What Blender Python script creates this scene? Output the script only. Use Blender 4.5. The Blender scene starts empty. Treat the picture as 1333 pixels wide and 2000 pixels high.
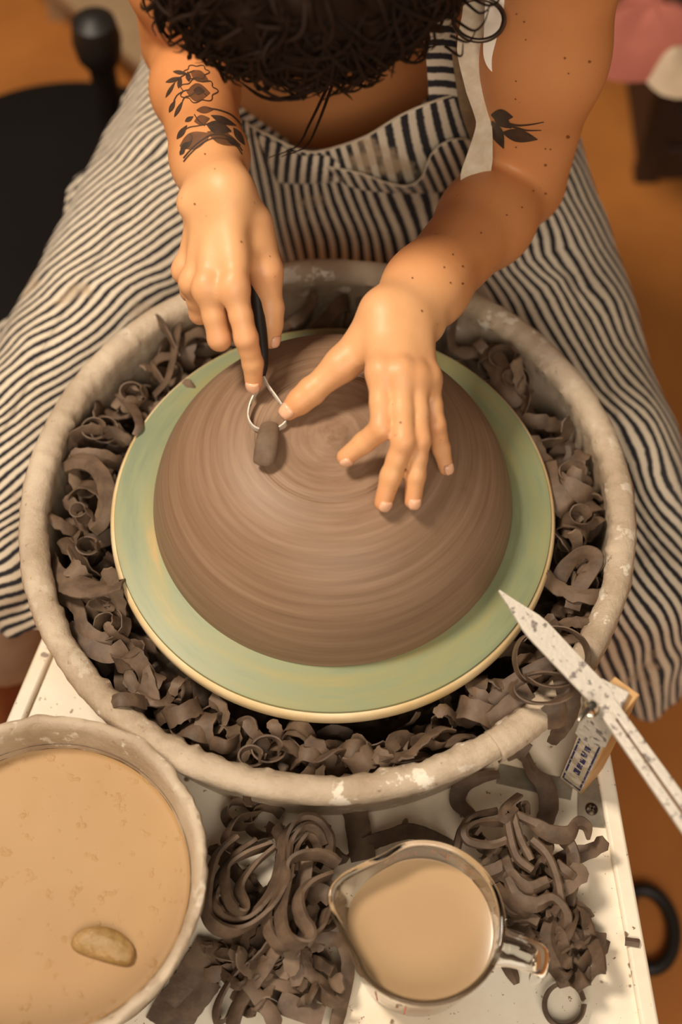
import bpy, math, random
import numpy as np
from mathutils import Vector
from mathutils.bvhtree import BVHTree
random.seed(7); rng = np.random.default_rng(7)
SC = bpy.context.scene
ZB = 0.58                      # height of the bat above the floor; all modelling below is relative to the bat's centre

# ------------------------------------------------------------------ camera, world, lights, exposure
FPX = 50/36*2000; ELEV = math.radians(61.2); DIST = 1.143
CF = np.array([0, math.cos(ELEV), -math.sin(ELEV)]); CU = np.array([0, math.sin(ELEV), math.cos(ELEV)]); CR = np.array([1., 0, 0])
CAM = -DIST*CF + .0066*CR - .005*CU
cd = bpy.data.cameras.new('camera'); co = bpy.data.objects.new('camera', cd); SC.collection.objects.link(co)
cd.lens = 50; cd.sensor_fit = 'VERTICAL'; cd.sensor_height = 36; cd.sensor_width = 24
co.location = (CAM[0], CAM[1], CAM[2]+ZB)
co.rotation_euler = (math.pi/2-ELEV, 0, 0)
cd.clip_start = .02
cd.dof.use_dof = True; cd.dof.focus_distance = 1.095; cd.dof.aperture_fstop = 2.6
SC.camera = co
w = bpy.data.worlds.new('room_light'); SC.world = w; w.use_nodes = True
w.node_tree.nodes['Background'].inputs[0].default_value = (1, .84, .68, 1)
w.node_tree.nodes['Background'].inputs[1].default_value = .07
def area(name, loc, target, size, power, col):
    l = bpy.data.lights.new(name, 'AREA'); l.shape = 'RECTANGLE'; l.size, l.size_y = size; l.energy = power; l.color = col
    o = bpy.data.objects.new(name, l); SC.collection.objects.link(o)
    o.location = (loc[0], loc[1], loc[2]+ZB)
    o.rotation_euler = (Vector(target)-Vector(loc)).to_track_quat('-Z', 'Y').to_euler()
area('ceiling_lamp', (-.80, .25, 1.75), (0, 0, 0), (.36, .36), 40, (1, .86, .69))
area('front_light', (.1, -1.6, 1.55), (0, .15, 0), (1.7, 1.0), 35, (1, .87, .71))  # broad soft light from an unseen source on the camera side
SC.view_settings.view_transform = 'Standard'; SC.view_settings.look = 'None'
SC.view_settings.exposure = 0.0; SC.view_settings.gamma = 1; SC.view_settings.use_curve_mapping = False

# ------------------------------------------------------------------ helpers
def ray(px, py): return CF + CR*(px-666.5)/FPX + CU*(1000-py)/FPX
def P(px, py, z):
    r = ray(px, py); return CAM + r*((z-CAM[2])/r[2])
def PY(px, py, y):
    r = ray(px, py); return CAM + r*((y-CAM[1])/r[1])
def nrm(v):
    v = np.asarray(v, float); return v/(np.linalg.norm(v)+1e-12)
def srgb(r, g, b):
    f = lambda c: ((c/255+.055)/1.055)**2.4 if c > 10 else c/255/12.92
    return (f(r), f(g), f(b), 1)
def catmull(pts, n, closed=False):
    pts = np.asarray(pts, float); m = len(pts)
    ext = np.vstack([pts[-1:], pts, pts[:2]]) if closed else np.vstack([2*pts[0]-pts[1], pts, 2*pts[-1]-pts[-2]])
    seg = m if closed else m-1
    t = np.linspace(0, seg, n, endpoint=not closed); i = np.minimum(t.astype(int), seg-1); u = (t-i)[:, None]
    a, b, c, d = ext[i], ext[i+1], ext[i+2], ext[i+3]
    return .5*(2*b+(c-a)*u+(2*a-5*b+4*c-d)*u*u+(3*b-a-3*c+d)*u**3)
def catgrid(G, nu, nv):
    G = np.asarray(G, float); A = np.stack([catmull(r, nv) for r in G]); return np.stack([catmull(A[:, j], nu) for j in range(nv)], 1)
def gridfaces(nu, nv, wrapv=False, flip=False):
    f = []
    for i in range(nu-1):
        for j in range(nv if wrapv else nv-1):
            j2 = (j+1) % nv; q = (i*nv+j, i*nv+j2, (i+1)*nv+j2, (i+1)*nv+j); f.append(q[::-1] if flip else q)
    return f
def hash3(i, j, k):
    n = (i*374761393 + j*668265263 + k*2147483647) & 0x7fffffff; n = ((n ^ (n >> 13))*1274126177) & 0x7fffffff
    return ((n ^ (n >> 16)) & 0xffff)/65535.0
def noise(p):
    p = np.asarray(p, float); i = np.floor(p).astype(np.int64); u = p-i; u = u*u*(3-2*u); r = 0
    for dx in (0, 1):
        for dy in (0, 1):
            for dz in (0, 1):
                wgt = (u[..., 0] if dx else 1-u[..., 0])*(u[..., 1] if dy else 1-u[..., 1])*(u[..., 2] if dz else 1-u[..., 2])
                r = r+wgt*hash3(i[..., 0]+dx, i[..., 1]+dy, i[..., 2]+dz)
    return r*2-1

ORG = {}
def mesh(name, v, f, mat=None, smooth=True, sharp=None, uv=None, attr=None):
    me = bpy.data.meshes.new(name)
    v = np.asarray(v, float)
    if isinstance(f, np.ndarray) and f.ndim == 2:
        n, k = f.shape
        me.vertices.add(len(v)); me.vertices.foreach_set('co', v.astype(np.float32).ravel())
        me.loops.add(n*k); me.loops.foreach_set('vertex_index', f.astype(np.int32).ravel())
        me.polygons.add(n); me.polygons.foreach_set('loop_start', np.arange(0, n*k, k, dtype=np.int32))
        me.update(calc_edges=True)
    else:
        me.from_pydata([tuple(x) for x in v], [], [tuple(q) for q in f])
    if smooth: me.polygons.foreach_set('use_smooth', np.ones(len(me.polygons), bool))
    if sharp: me.set_sharp_from_angle(angle=math.radians(sharp))
    if mat: me.materials.append(mat)
    if uv is not None:
        l = me.uv_layers.new(name='UVMap'); vi = np.zeros(len(me.loops), np.int32); me.loops.foreach_get('vertex_index', vi)
        l.data.foreach_set('uv', np.asarray(uv, np.float32)[vi].ravel())
    for k_, val in (attr or {}).items():
        a = me.attributes.new(k_, 'FLOAT', 'POINT'); a.data.foreach_set('value', np.asarray(val, np.float32))
    me.update(); return me
def link(name, data, parent=None, org=(0, 0, 0)):
    o = bpy.data.objects.new(name, data); SC.collection.objects.link(o)
    if parent is not None: o.parent = parent
    o.location = org; return o
def absorg(p):
    s = np.zeros(3)
    while p is not None: s += np.array(p.location); p = p.parent
    return s
def obj(name, vf, mat, parent=None, base=None, smooth=True, sharp=40, uv=None, attr=None, solid=None, bevel=None):
    """One mesh object from world-relative vertices; its origin sits at its base (or on its parent's origin)."""
    v, f = vf; v = np.asarray(v, float)
    if parent is not None: o0 = np.zeros(3); off = absorg(parent)
    else:
        o0 = np.array(base if base is not None else (*(v.min(0)+v.max(0))[:2]/2, v[:, 2].min())); off = o0
    o = link(name, mesh(name, v-off, f, mat, smooth, sharp, uv, attr), parent, o0)
    if solid:
        m = o.modifiers.new('thickness', 'SOLIDIFY'); m.thickness = solid; m.offset = 0
    if bevel:
        m = o.modifiers.new('bevel', 'BEVEL'); m.width = bevel; m.segments = 2; m.limit_method = 'ANGLE'
    return o
def tag(o, label=None, cat=None, group=None, kind=None):
    for k_, val in (('label', label), ('category', cat), ('group', group), ('kind', kind)):
        if val: o[k_] = val
    return o
def thing(name, loc, label, cat, group=None): return tag(link(name, None, None, loc), label, cat, group)
def join(*parts):
    V = []; Fs = []; n = 0
    for v, f in parts:
        V.append(np.asarray(v, float)); Fs += [tuple(int(i)+n for i in q) for q in f]; n += len(v)
    return np.vstack(V), Fs
def frames(pts, up=(0, 0, 1)):
    pts = np.asarray(pts, float); T = np.gradient(pts, axis=0); T /= np.linalg.norm(T, axis=1)[:, None]+1e-12
    n = np.asarray(up, float); n = n-T[0]*(n@T[0])
    if np.linalg.norm(n) < 1e-3: n = np.array([1., 0, 0])-T[0]*T[0][0]
    n = nrm(n); N = [n]
    for i in range(1, len(pts)):
        n = n-T[i]*(n@T[i]); n = nrm(n); N.append(n)
    N = np.array(N); return T, N, np.cross(T, N)
def tube(pts, rad, sides=10, cap=True, up=(0, 0, 1), flat=1.):
    pts = np.asarray(pts, float); T, N, B = frames(pts, up); m = len(pts); rad = np.broadcast_to(rad, (m,))
    a = np.arange(sides)*2*math.pi/sides
    V = pts[:, None]+rad[:, None, None]*(np.cos(a)[None, :, None]*B[:, None]+flat*np.sin(a)[None, :, None]*N[:, None])
    f = gridfaces(m, sides, True)
    if cap: f += [tuple(range(sides))[::-1], tuple((m-1)*sides+i for i in range(sides))]
    return V.reshape(-1, 3), f
def ribbon(pts, width, thick, nor=None, roll=0, curve=.15, up=(0, 0, 1)):
    """A bent strip of clay or cloth: six-sided section, width along B, face normal N."""
    pts = np.asarray(pts, float); m = len(pts)
    T, N, B = frames(pts, up)
    if nor is not None:
        N = np.asarray(nor, float); N = N-T*(N*T).sum(1)[:, None]; N /= np.linalg.norm(N, axis=1)[:, None]+1e-9; B = np.cross(T, N)
    roll = np.broadcast_to(roll, (m,))[:, None]; N, B = N*np.cos(roll)+B*np.sin(roll), B*np.cos(roll)-N*np.sin(roll)
    w_ = np.broadcast_to(width, (m,))[:, None]/2; t = np.broadcast_to(thick, (m,))[:, None]/2; c = w_*curve
    sec = [-B*w_+N*(t*.6-c), N*(t+c*.6), B*w_+N*(t*.6-c), B*w_+N*(-t*.6-c), N*(-t+c*.6), -B*w_+N*(-t*.6-c)]
    V = np.stack([pts+s for s in sec], 1).reshape(-1, 3)
    f = gridfaces(m, 6, True, True)+[tuple(range(6)), tuple((m-1)*6+i for i in range(6))[::-1]]
    return V, f
def lathe(prof, n=64, c=(0, 0, 0), closed=False):
    prof = np.asarray(prof, float); a = np.arange(n)*2*math.pi/n
    V = np.stack([np.outer(prof[:, 0], np.cos(a))+c[0], np.outer(prof[:, 0], np.sin(a))+c[1], np.repeat(prof[:, 1][:, None], n, 1)+c[2]], -1)
    f = gridfaces(len(prof), n, True)
    if closed: f += [((len(prof)-1)*n+j, (len(prof)-1)*n+(j+1) % n, (j+1) % n, j) for j in range(n)]
    return V.reshape(-1, 3), f
def box(lo, hi):
    (a, b, c), (d, e, g) = lo, hi
    return [(a, b, c), (d, b, c), (d, e, c), (a, e, c), (a, b, g), (d, b, g), (d, e, g), (a, e, g)], [(0, 3, 2, 1), (4, 5, 6, 7), (0, 1, 5, 4), (1, 2, 6, 5), (2, 3, 7, 6), (3, 0, 4, 7)]
def prism(poly, z0, z1):
    n = len(poly); return [(x, y, z0) for x, y in poly]+[(x, y, z1) for x, y in poly], [tuple(range(n))[::-1], tuple(range(n, 2*n))]+[(i, (i+1) % n, n+(i+1) % n, n+i) for i in range(n)]
def obox(c, ax, ay, az):
    """Box from centre and three half-axis vectors."""
    c, ax, ay, az = map(lambda q: np.asarray(q, float), (c, ax, ay, az)); s = [(-1, -1, -1), (1, -1, -1), (1, 1, -1), (-1, 1, -1), (-1, -1, 1), (1, -1, 1), (1, 1, 1), (-1, 1, 1)]
    return [c+i*ax+j*ay+k*az for i, j, k in s], box((0, 0, 0), (1, 1, 1))[1]

# ------------------------------------------------------------------ materials
class NT:
    def __init__(s, name):
        s.m = bpy.data.materials.new(name); s.m.use_nodes = True; s.t = s.m.node_tree; s.b = s.t.nodes['Principled BSDF']
    def n(s, typ, ins=None, **kw):
        nd = s.t.nodes.new('ShaderNode'+typ)
        for k_, val in kw.items(): setattr(nd, k_, val)
        for k_, val in (ins or {}).items():
            if hasattr(val, 'is_linked') or hasattr(val, 'links'): s.t.links.new(val, nd.inputs[k_])
            else: nd.inputs[k_].default_value = val
        return nd
    def set(s, **kw):
        for k_, val in kw.items():
            k_ = k_.replace('_', ' ')
            if hasattr(val, 'links'): s.t.links.new(val, s.b.inputs[k_])
            else: s.b.inputs[k_].default_value = val
        return s
    def coord(s, which='Object'): return s.n('TexCoord').outputs[which]
    def math(s, op, a, b=0., c=0.): 
        return s.n('Math', {0: a, 1: b, 2: c}, operation=op).outputs[0]
    def noise(s, scale, vec=None, detail=4, rough=.55):
        nd = s.n('TexNoise', {'Scale': scale, 'Detail': detail, 'Roughness': rough})
        if vec is not None: s.t.links.new(vec, nd.inputs['Vector'])
        return nd.outputs['Fac']
    def ramp(s, fac, stops):
        nd = s.n('ValToRGB', {'Fac': fac}); e = nd.color_ramp.elements
        while len(e) < len(stops): e.new(.5)
        for el, (p_, c) in zip(e, stops): el.position = p_; el.color = c if len(c) == 4 else (*c, 1)
        return nd.outputs['Color']
    def mix(s, fac, a, b):
        nd = s.n('Mix', data_type='RGBA')
        for sock, val in ((nd.inputs['Factor'], fac), (nd.inputs[6], a), (nd.inputs[7], b)):
            if hasattr(val, 'links'): s.t.links.new(val, sock)
            else: sock.default_value = val
        return nd.outputs[2]
    def bump(s, h, strength=.3, dist=.002):
        nd = s.n('Bump', {'Height': h, 'Strength': strength, 'Distance': dist}); s.t.links.new(nd.outputs[0], s.b.inputs['Normal']); return s
BW = [(0, (0, 0, 0)), (1, (1, 1, 1))]
def step(lo, hi): return [(lo, (0, 0, 0)), (hi, (1, 1, 1))]
def simple(name, c1, c2=None, rough=.6, scale=30, bump=0, bscale=80, metal=0, lo=.35, hi=.65, spec=.5, bdist=.002):
    t = NT(name); v = t.coord()
    if c2: t.set(Base_Color=t.mix(t.ramp(t.noise(scale, v), step(lo, hi)), c1, c2))
    else: t.set(Base_Color=c1)
    t.set(Roughness=rough, Metallic=metal, Specular_IOR_Level=spec)
    if bump: t.bump(t.noise(bscale, v, 6), bump, bdist)
    return t.m

def m_rim():      # cream plastic under smeared clay with white dried chips
    t = NT('pan_plastic'); v = t.coord()
    a = t.mix(t.ramp(t.noise(14, v, 5), step(.35, .7)), srgb(205, 186, 162), srgb(168, 146, 122))
    a = t.mix(t.math('MULTIPLY', t.ramp(t.noise(5, v, 2), step(.42, .6)), t.ramp(t.noise(46, v, 8, .62), step(.57, .61))), a, srgb(238, 228, 210))
    a = t.mix(t.ramp(t.noise(90, v, 6, .7), step(.62, .70)), a, srgb(140, 116, 92)); a = t.mix(t.math('MULTIPLY', t.ramp(t.noise(8, v, 7, .7), step(.52, .66)), .7), a, srgb(150, 126, 100))
    t.set(Base_Color=a, Roughness=t.ramp(t.noise(9, v), [(.3, (.25,)*3), (.7, (.6,)*3)]))
    t.bump(t.noise(70, v, 9, .72), .75, .003); return t.m
def m_deck():
    t = NT('deck_paint'); v = t.coord()
    a = t.mix(t.ramp(t.noise(7, v, 6, .6), step(.4, .75)), srgb(240, 230, 212), srgb(214, 192, 160))
    a = t.mix(t.ramp(t.noise(160, v, 3, .7), step(.66, .70)), a, srgb(140, 112, 84))
    a = t.mix(t.ramp(t.noise(48, v, 2, .5), step(.70, .72)), a, srgb(126, 104, 84))
    t.set(Base_Color=a, Roughness=.45); t.bump(t.noise(120, v, 5), .15, .001); return t.m
def m_polar(name, cols, ang, rad, wob=0, rough=.55, fine=None):
    """Colour streaks that follow the spin of the wheel (polar noise)."""
    t = NT(name); v = t.coord(); sx = t.n('SeparateXYZ', {0: v})
    x, y, z = sx.outputs
    r = t.math('SQRT', t.math('ADD', t.math('MULTIPLY', x, x), t.math('MULTIPLY', y, y)))
    inv = t.math('DIVIDE', 1., t.math('ADD', r, 1e-4))
    cx = t.math('MULTIPLY', t.math('MULTIPLY', x, inv), ang); cy = t.math('MULTIPLY', t.math('MULTIPLY', y, inv), ang)
    cv = t.n('CombineXYZ', {0: cx, 1: cy, 2: t.math('MULTIPLY', t.math('SUBTRACT', r, t.math('MULTIPLY', z, .6)), rad)}).outputs[0]
    n1 = t.noise(1., cv, 5, .6)
    t.set(Base_Color=t.ramp(n1, cols), Roughness=rough, Specular_IOR_Level=.35)
    t.bump(n1, .45 if fine is None else fine, .0012); return t.m
def m_stripe(name, dark=.46):
    t = NT(name); uv = t.coord('UV'); sp = t.n('SeparateXYZ', {0: uv}); ob = t.coord()
    n_ = t.noise(260, ob, 3); u = t.math('ADD', sp.outputs[0], t.math('MULTIPLY', n_, .16))
    fr = t.math('ABSOLUTE', t.math('SUBTRACT', t.math('FRACT', u), .5))
    s = t.ramp(fr, step(dark/2-.05, dark/2+.05))
    weave = t.noise(900, ob, 2)
    dk = t.mix(weave, srgb(26, 25, 30), srgb(58, 54, 58)); lt = t.mix(t.noise(9, ob, 4), srgb(228, 216, 198), srgb(204, 186, 160))
    a = t.mix(s, dk, lt)
    a = t.mix(t.math('MULTIPLY', t.ramp(t.noise(11, ob, 6, .62), step(.60, .68)), .75), a, srgb(186, 160, 130))
    t.set(Base_Color=a, Roughness=.9, Specular_IOR_Level=.15, Sheen_Weight=.15); t.bump(t.noise(700, ob, 3), .25, .0006); return t.m
def m_skin():
    t = NT('skin'); v = t.coord(); h = t.n('Attribute', attribute_name='hand').outputs['Fac']; k = t.n('Attribute', attribute_name='knuckle').outputs['Fac']
    a = t.mix(t.noise(14, v, 5), srgb(196, 128, 76), srgb(214, 148, 96))
    a = t.mix(h, a, t.mix(t.noise(40, v, 4), srgb(210, 154, 104), srgb(224, 172, 124)))
    a = t.mix(t.math('MULTIPLY', k, .32), a, srgb(206, 126, 92))
    a = t.mix(t.math('MULTIPLY', t.ramp(t.noise(170, v, 2), step(.73, .76)), .5), a, srgb(130, 74, 40))
    t.set(Base_Color=a, Roughness=.47, Subsurface_Weight=.12, Subsurface_Radius=(.008, .003, .0015), Subsurface_Scale=1., Specular_IOR_Level=.4)
    t.bump(t.noise(420, v, 4), .12, .0008); return t.m
MAT = dict(
    rim=m_rim(), deck=m_deck(), skin=m_skin(), stripe=m_stripe('striped_cotton'), stripe_bib=m_stripe('striped_cotton_bib', .5),
    clay=m_polar('turned_clay', [(.25, srgb(120, 93, 72)), (.5, srgb(137, 109, 86)), (.75, srgb(152, 124, 100))], .9, 170, rough=.5, fine=.16),
    bat=m_polar('bat_paint', [(.28, srgb(118, 128, 104)), (.45, srgb(136, 142, 108)), (.6, srgb(148, 144, 100)), (.76, srgb(178, 148, 94))], 1.2, 55, rough=.42, fine=.1),
    bat_edge=m_polar('bat_rim_board', [(.3, srgb(204, 170, 112)), (.6, srgb(232, 208, 168))], 2.0, 20, rough=.4, fine=.05),
    shav=simple('damp_clay', srgb(80, 62, 48), srgb(110, 88, 69), .62, 60, .35, 260, bdist=.001),
    shav2=simple('drier_clay', srgb(98, 78, 61), srgb(124, 102, 82), .7, 50, .35, 240, bdist=.001),
    floor=simple('floor_concrete', srgb(194, 124, 58), srgb(178, 110, 48), .55, 6, .1, 60),
    steel=simple('wheel_steel', srgb(120, 108, 96), srgb(86, 74, 64), .35, 20, metal=.9),
    dark=simple('dark_plastic', srgb(20, 17, 15), srgb(24, 20, 18), .8, 5, spec=.15),
    slip=None, wood=simple('raw_wood', srgb(206, 164, 112), srgb(186, 142, 92), .6, 30, .2, 60),
    gauge=simple('clay_spattered_metal', srgb(214, 205, 192), srgb(130, 120, 116), .5, 150, .4, 200, metal=.15, lo=.56, hi=.66),
    zinc=simple('zinc_plate', srgb(176, 168, 152), srgb(140, 132, 118), .4, 40, metal=.6),
    screw=simple('screw_metal', srgb(70, 58, 48), None, .35, metal=.9), chrome=simple('chrome', srgb(210, 200, 186), None, .18, metal=1),
    blue=simple('blue_print', srgb(52, 48, 92), srgb(190, 178, 160), .6, 260, lo=.55, hi=.62), paper=simple('worn_label', srgb(190, 172, 146), srgb(222, 208, 188), .7, 90, lo=.45, hi=.6),
    hair=None, linen=simple('linen_tape', srgb(214, 200, 178), srgb(196, 178, 152), .9, 90, .4, 500, bdist=.0008), khaki=simple('khaki_tape', srgb(160, 138, 106), srgb(140, 118, 88), .9, 90, .3, 400),
    white=simple('white_cotton', srgb(236, 226, 212), None, .85), grey=simple('grey_jersey', srgb(96, 86, 78), srgb(80, 70, 64), .9, 40),
    trouser=simple('pale_trouser', srgb(196, 182, 164), srgb(172, 154, 132), .9, 12, .3, 90), shoe=simple('brown_leather', srgb(132, 70, 38), srgb(112, 58, 32), .5, 20),
    ink=simple('tattoo_ink', srgb(52, 42, 36), srgb(74, 56, 44), .5, 120), inksoft=simple('tattoo_shading', srgb(112, 72, 46), srgb(90, 62, 42), .5, 120), mole=simple('mole', srgb(134, 80, 46), None, .6),
    nail=simple('nail', srgb(226, 174, 140), None, .3), red=simple('red_print', srgb(206, 78, 56), None, .5),
    crate=simple('dark_wood', srgb(62, 42, 30), srgb(44, 30, 22), .6, 8, .3, 30), pink=simple('pink_cloth', srgb(186, 110, 96), srgb(166, 94, 80), .9, 10), offwhite=simple('offwhite_cloth', srgb(212, 192, 166), srgb(180, 156, 128), .9, 10),
    plaster=simple('wall_plaster', srgb(214, 196, 170), srgb(204, 184, 156), .8, 4), plank=simple('pale_plank', srgb(180, 150, 116), srgb(160, 130, 98), .7, 8), rubber=simple('black_rubber', srgb(30, 25, 22), None, .5),
    sponge=simple('wet_sponge', srgb(166, 132, 86), srgb(140, 110, 60), .35, 60, .8, 160, bdist=.003))
def m_slip(name, c1, c2, bump, rough=.3, spec=.4):
    t = NT(name); v = t.coord()
    t.set(Base_Color=t.mix(t.ramp(t.noise(6, v, 3), step(.3, .7)), c1, c2), Roughness=rough, Specular_IOR_Level=spec)
    t.bump(t.ramp(t.noise(70, v, 3, .6), step(.60, .74)), bump, .002); return t.m
MAT['slip'] = m_slip('slip', srgb(172, 138, 96), srgb(162, 128, 88), .45, .5, .2); MAT['slip2'] = m_slip('thin_slip', srgb(178, 148, 112), srgb(172, 140, 104), 0.02, .25)
def m_hair():
    t = NT('dark_hair'); a = t.mix(t.noise(30, t.coord()), srgb(24, 16, 12), srgb(46, 30, 20)); t.set(Base_Color=a, Roughness=.65, Specular_IOR_Level=.12); return t.m
MAT['hair'] = m_hair()
def m_glass():
    t = NT('clear_glass'); t.set(Base_Color=(.97, .97, .95, 1), Roughness=.02, Transmission_Weight=1., IOR=1.47); return t.m
MAT['glass'] = m_glass()
# ------------------------------------------------------------------ the setting
o = obj('floor', prism([(-3, -2.2), (3, -2.2), (3, 3.6), (-3, 3.6)], -.62, -.58), MAT['floor'], smooth=False, base=(0, 0, -.58)); tag(o, kind='structure', label='orange-brown concrete studio floor')
for nm, a_, b_ in (('wall_back', (-3, 3.6), (3, 3.7)), ('wall_left', (-3.1, -2.2), (-3, 3.6)), ('wall_right', (3, -2.2), (3.1, 3.6))):
    tag(obj(nm, box((*a_, -.58), (*b_, 2.0)), MAT['plaster'], smooth=False), kind='structure')
DZ = -.11
# ------------------------------------------------------------------ pottery wheel (deck, legs, wheel head)
wheel = thing('pottery_wheel', (0, 0, -.58), 'white clay-spattered pottery wheel deck with raised edges under the splash pan', 'pottery wheel')
dk = [(-.372, -.5), (.252, -.5), (.195, .2), (-.168, .2)]
obj('deck', prism(dk, DZ-.022, DZ), MAT['deck'], wheel, smooth=False)
def strip(a, b, wd, inward):
    a, b = np.array(a), np.array(b); n = np.array([-(b-a)[1], (b-a)[0]]); n = n/np.linalg.norm(n)*wd*inward
    return prism([tuple(q) for q in ((a, b, b+n, a+n) if inward > 0 else (a, a+n, b+n, b))], DZ-.03, DZ+.006)
obj('edge_strip', strip((.252, -.5), (.195, .2), .0135, 1), MAT['deck'], wheel, smooth=False, bevel=.0025)
obj('edge_strip', strip((-.372, -.5), (-.168, .2), .0135, -1), MAT['deck'], wheel, smooth=False, bevel=.0025)
for x, y in ((-.30, -.45), (.22, -.45), (.15, .15), (-.13, .15)):
    obj('leg', tube([(x, y, -.58), (x, y, DZ-.02)], [.018, .022], 14), MAT['steel'], wheel)
obj('wheel_head', lathe([(0, -.045), (.16, -.045), (.166, -.036), (.166, -.022), (.16, -.0165), (0, -.0165)], 96), MAT['steel'], wheel)
obj('drive_housing', lathe([(0, -.09), (.05, -.09), (.045, -.045), (0, -.045)], 40), MAT['dark'], wheel)
# zinc bracket plates screwed to the deck
a, b = P(973, 1512, DZ)[:2], P(1118, 1545, DZ)[:2]; u = nrm(b-a); n = np.array([-u[1], u[0]])
br = obj('bracket_plate', prism([tuple(q) for q in (a-n*.008, b-n*.008, b+n*.008, a+n*.008)], DZ, DZ+.002), MAT['zinc'], wheel, smooth=False)
c = P(1155, 1582, DZ)[:2]; ux = np.array([1, -.08]); uy = np.array([.1, 1])
br = obj('bracket_plate', prism([tuple(c+ux*s*.0105+uy*t*.017) for s, t in ((-1, -.8), (1, -.8), (1, 1.5), (-1, 1.5))], DZ, DZ+.002), MAT['zinc'], wheel, smooth=False)
sc = obj('screw', lathe([(0, .0034), (.003, .0034), (.0046, .0022), (.005, .002), (.005, .001), (0, .001)][::-1], 20, (c[0], c[1], DZ+.001)), MAT['screw'], br)
for i in range(2):
    d_ = np.array([math.cos(.5+i*1.57), math.sin(.5+i*1.57)])*.003; q = np.array([-d_[1], d_[0]])*.25
    obj('screw_slot', prism([tuple(c+s*d_+t*q) for s, t in ((-1, -1), (1, -1), (1, 1), (-1, 1))], DZ+.004, DZ+.0049), MAT['chrome'], br, smooth=False)

# ------------------------------------------------------------------ splash pan
PC = np.array([-.004, .005])
prof = [(.226, -.1095), (.231, -.06), (.235, -.026), (.2425, -.021), (.2478, -.013), (.2490, -.006), (.2465, -.001), (.2415, .0015), (.2355, .001), (.2300, -.002), (.2265, -.008), (.2278, -.016), (.2288, -.04), (.224, -.1), (.03, -.1), (.03, -.1095)]
v, f = lathe(prof, 720, (PC[0], PC[1], 0), True)
amp = np.repeat([0, .0004, .0004, .0006, .0008, .0008, .0008, .0009, .0012, .0016, .0024, .0024, .0018, 0, 0, 0], 720)
nv = np.stack([noise(v*s+7) for s in (45, 170)], 1); rr = (v-np.array([PC[0], PC[1], 0]))*[1, 1, 0]; rr /= np.linalg.norm(rr, axis=1)[:, None]
v = v-rr*(amp*(.8*nv[:, 0]+.9*nv[:, 1]))[:, None]; v[:, 2] += amp*.6*nv[:, 1]
pan = thing('splash_pan', (PC[0], PC[1], -.1095), 'large round cream splash pan crusted with clay, ringing the wheel', 'splash pan')
obj('basin', (v, f), MAT['rim'], pan, sharp=60)
def arcpatch(p0, p1, grow):
    a0, a1 = [math.atan2(q[1]-PC[1], q[0]-PC[0]) for q in (P(*p0, 0), P(*p1, 0))]
    rows = []
    for i, t in enumerate(np.linspace(a0, a1, 26)):
        k = grow*(1+.3*math.sin(i*1.7)); row = []
        for (r, z) in [(.2475, -.02), (.2495, -.012), (.2505, -.005), (.2475, .0005), (.2415, .003), (.2355, .0022), (.231, -.001), (.228, -.007)]:
            rc = .2385; row.append((PC[0]+(rc+(r-rc)*(1+k))*math.cos(t), PC[1]+(rc+(r-rc)*(1+k))*math.sin(t), -.008+(z+.008)*(1+k)))
        rows.append(row)
    g = np.array(rows); return g.reshape(-1, 3), gridfaces(26, 8)
obj('seam_overlap', arcpatch((965, 1450), (1085, 1385), .06), MAT['rim'], pan, solid=.002)

# ------------------------------------------------------------------ bat and the clay form on it
bat = thing('throwing_bat', (0, 0, -.0165), 'round sage-green throwing bat with ochre streaks under the clay form', 'bat')
obj('painted_top', lathe([(0, -.010), (.1745, -.010), (.1758, -.004), (.1752, -.0008), (.172, 0), (.10, 0), (0, 0)], 160), MAT['bat'], bat, sharp=50)
obj('rim_edge', lathe([(.16, -.0163), (.1775, -.0163), (.1795, -.0135), (.1793, -.007), (.1775, -.0035), (.1758, -.0028), (.174, -.006)], 160), MAT['bat_edge'], bat, sharp=60)
key = np.array([(.00005, .1), (.03, .0998), (.05, .1002), (.0545, .0994), (.057, .0982), (.062, .098), (.085, .0905), (.108, .0738), (.126, .0525), (.137, .031), (.1425, .012), (.1442, .002), (.1442, 0)])
pr = catmull(key, 150); 
rad = pr[:, 0]; pr[:, 1] += np.where((rad > .01) & (rad < .137), .00014*np.sin(rad*900)+.00010*np.sin(rad*2300+1), 0); pr = pr[::-1]
bowl = obj('clay_form', lathe(pr, 160, (0, .005, 0)), MAT['clay'], base=(0, .005, 0), sharp=70)
tag(bowl, 'wide brown clay form turned upside down on the green bat, being trimmed', 'clay form')
BOWL = key
def bowlz(x, y): return float(np.interp(math.hypot(x, y-.005), BOWL[:, 0], BOWL[:, 1], right=0))

# ------------------------------------------------------------------ slip bucket, slip, sponge
BC = np.array([-.2058, -.2969])
prof = [(.090, -.1095), (.098, -.104), (.113, -.016), (.1172, -.006), (.1186, -.001), (.1176, .0035), (.1145, .0045), (.111, .002), (.1085, -.004), (.1035, -.029), (.094, -.098), (0.001, -.1)]
v, f = lathe(prof, 220, (BC[0], BC[1], 0)); f.append(tuple(range(220))[::-1])
amp = np.repeat([0, .0003, .0006, .0012, .0016, .002, .002, .0016, .001, .0005, 0, 0], 220); nn = noise(v*60+3)+.8*noise(v*150)
rr = (v-np.array([BC[0], BC[1], 0]))*[1, 1, 0]; rr /= np.linalg.norm(rr, axis=1)[:, None]+1e-9
v = v+rr*(amp*nn)[:, None]; v[:, 2] += amp*.7*noise(v*80+11)
bk = obj('slip_bucket', (v, f), MAT['rim'], base=(*BC, -.1095), sharp=60); tag(bk, 'cream plastic bucket with chipped clay-caked rim, filled with slip', 'bucket')
rs = np.array([0.00002, .01, .02, .03, .04, .05, .06, .07, .08, .09, .097, .1005, .1022, .1036]); zs = np.array([0]*11+[.0002, .0008, .0022])
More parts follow.
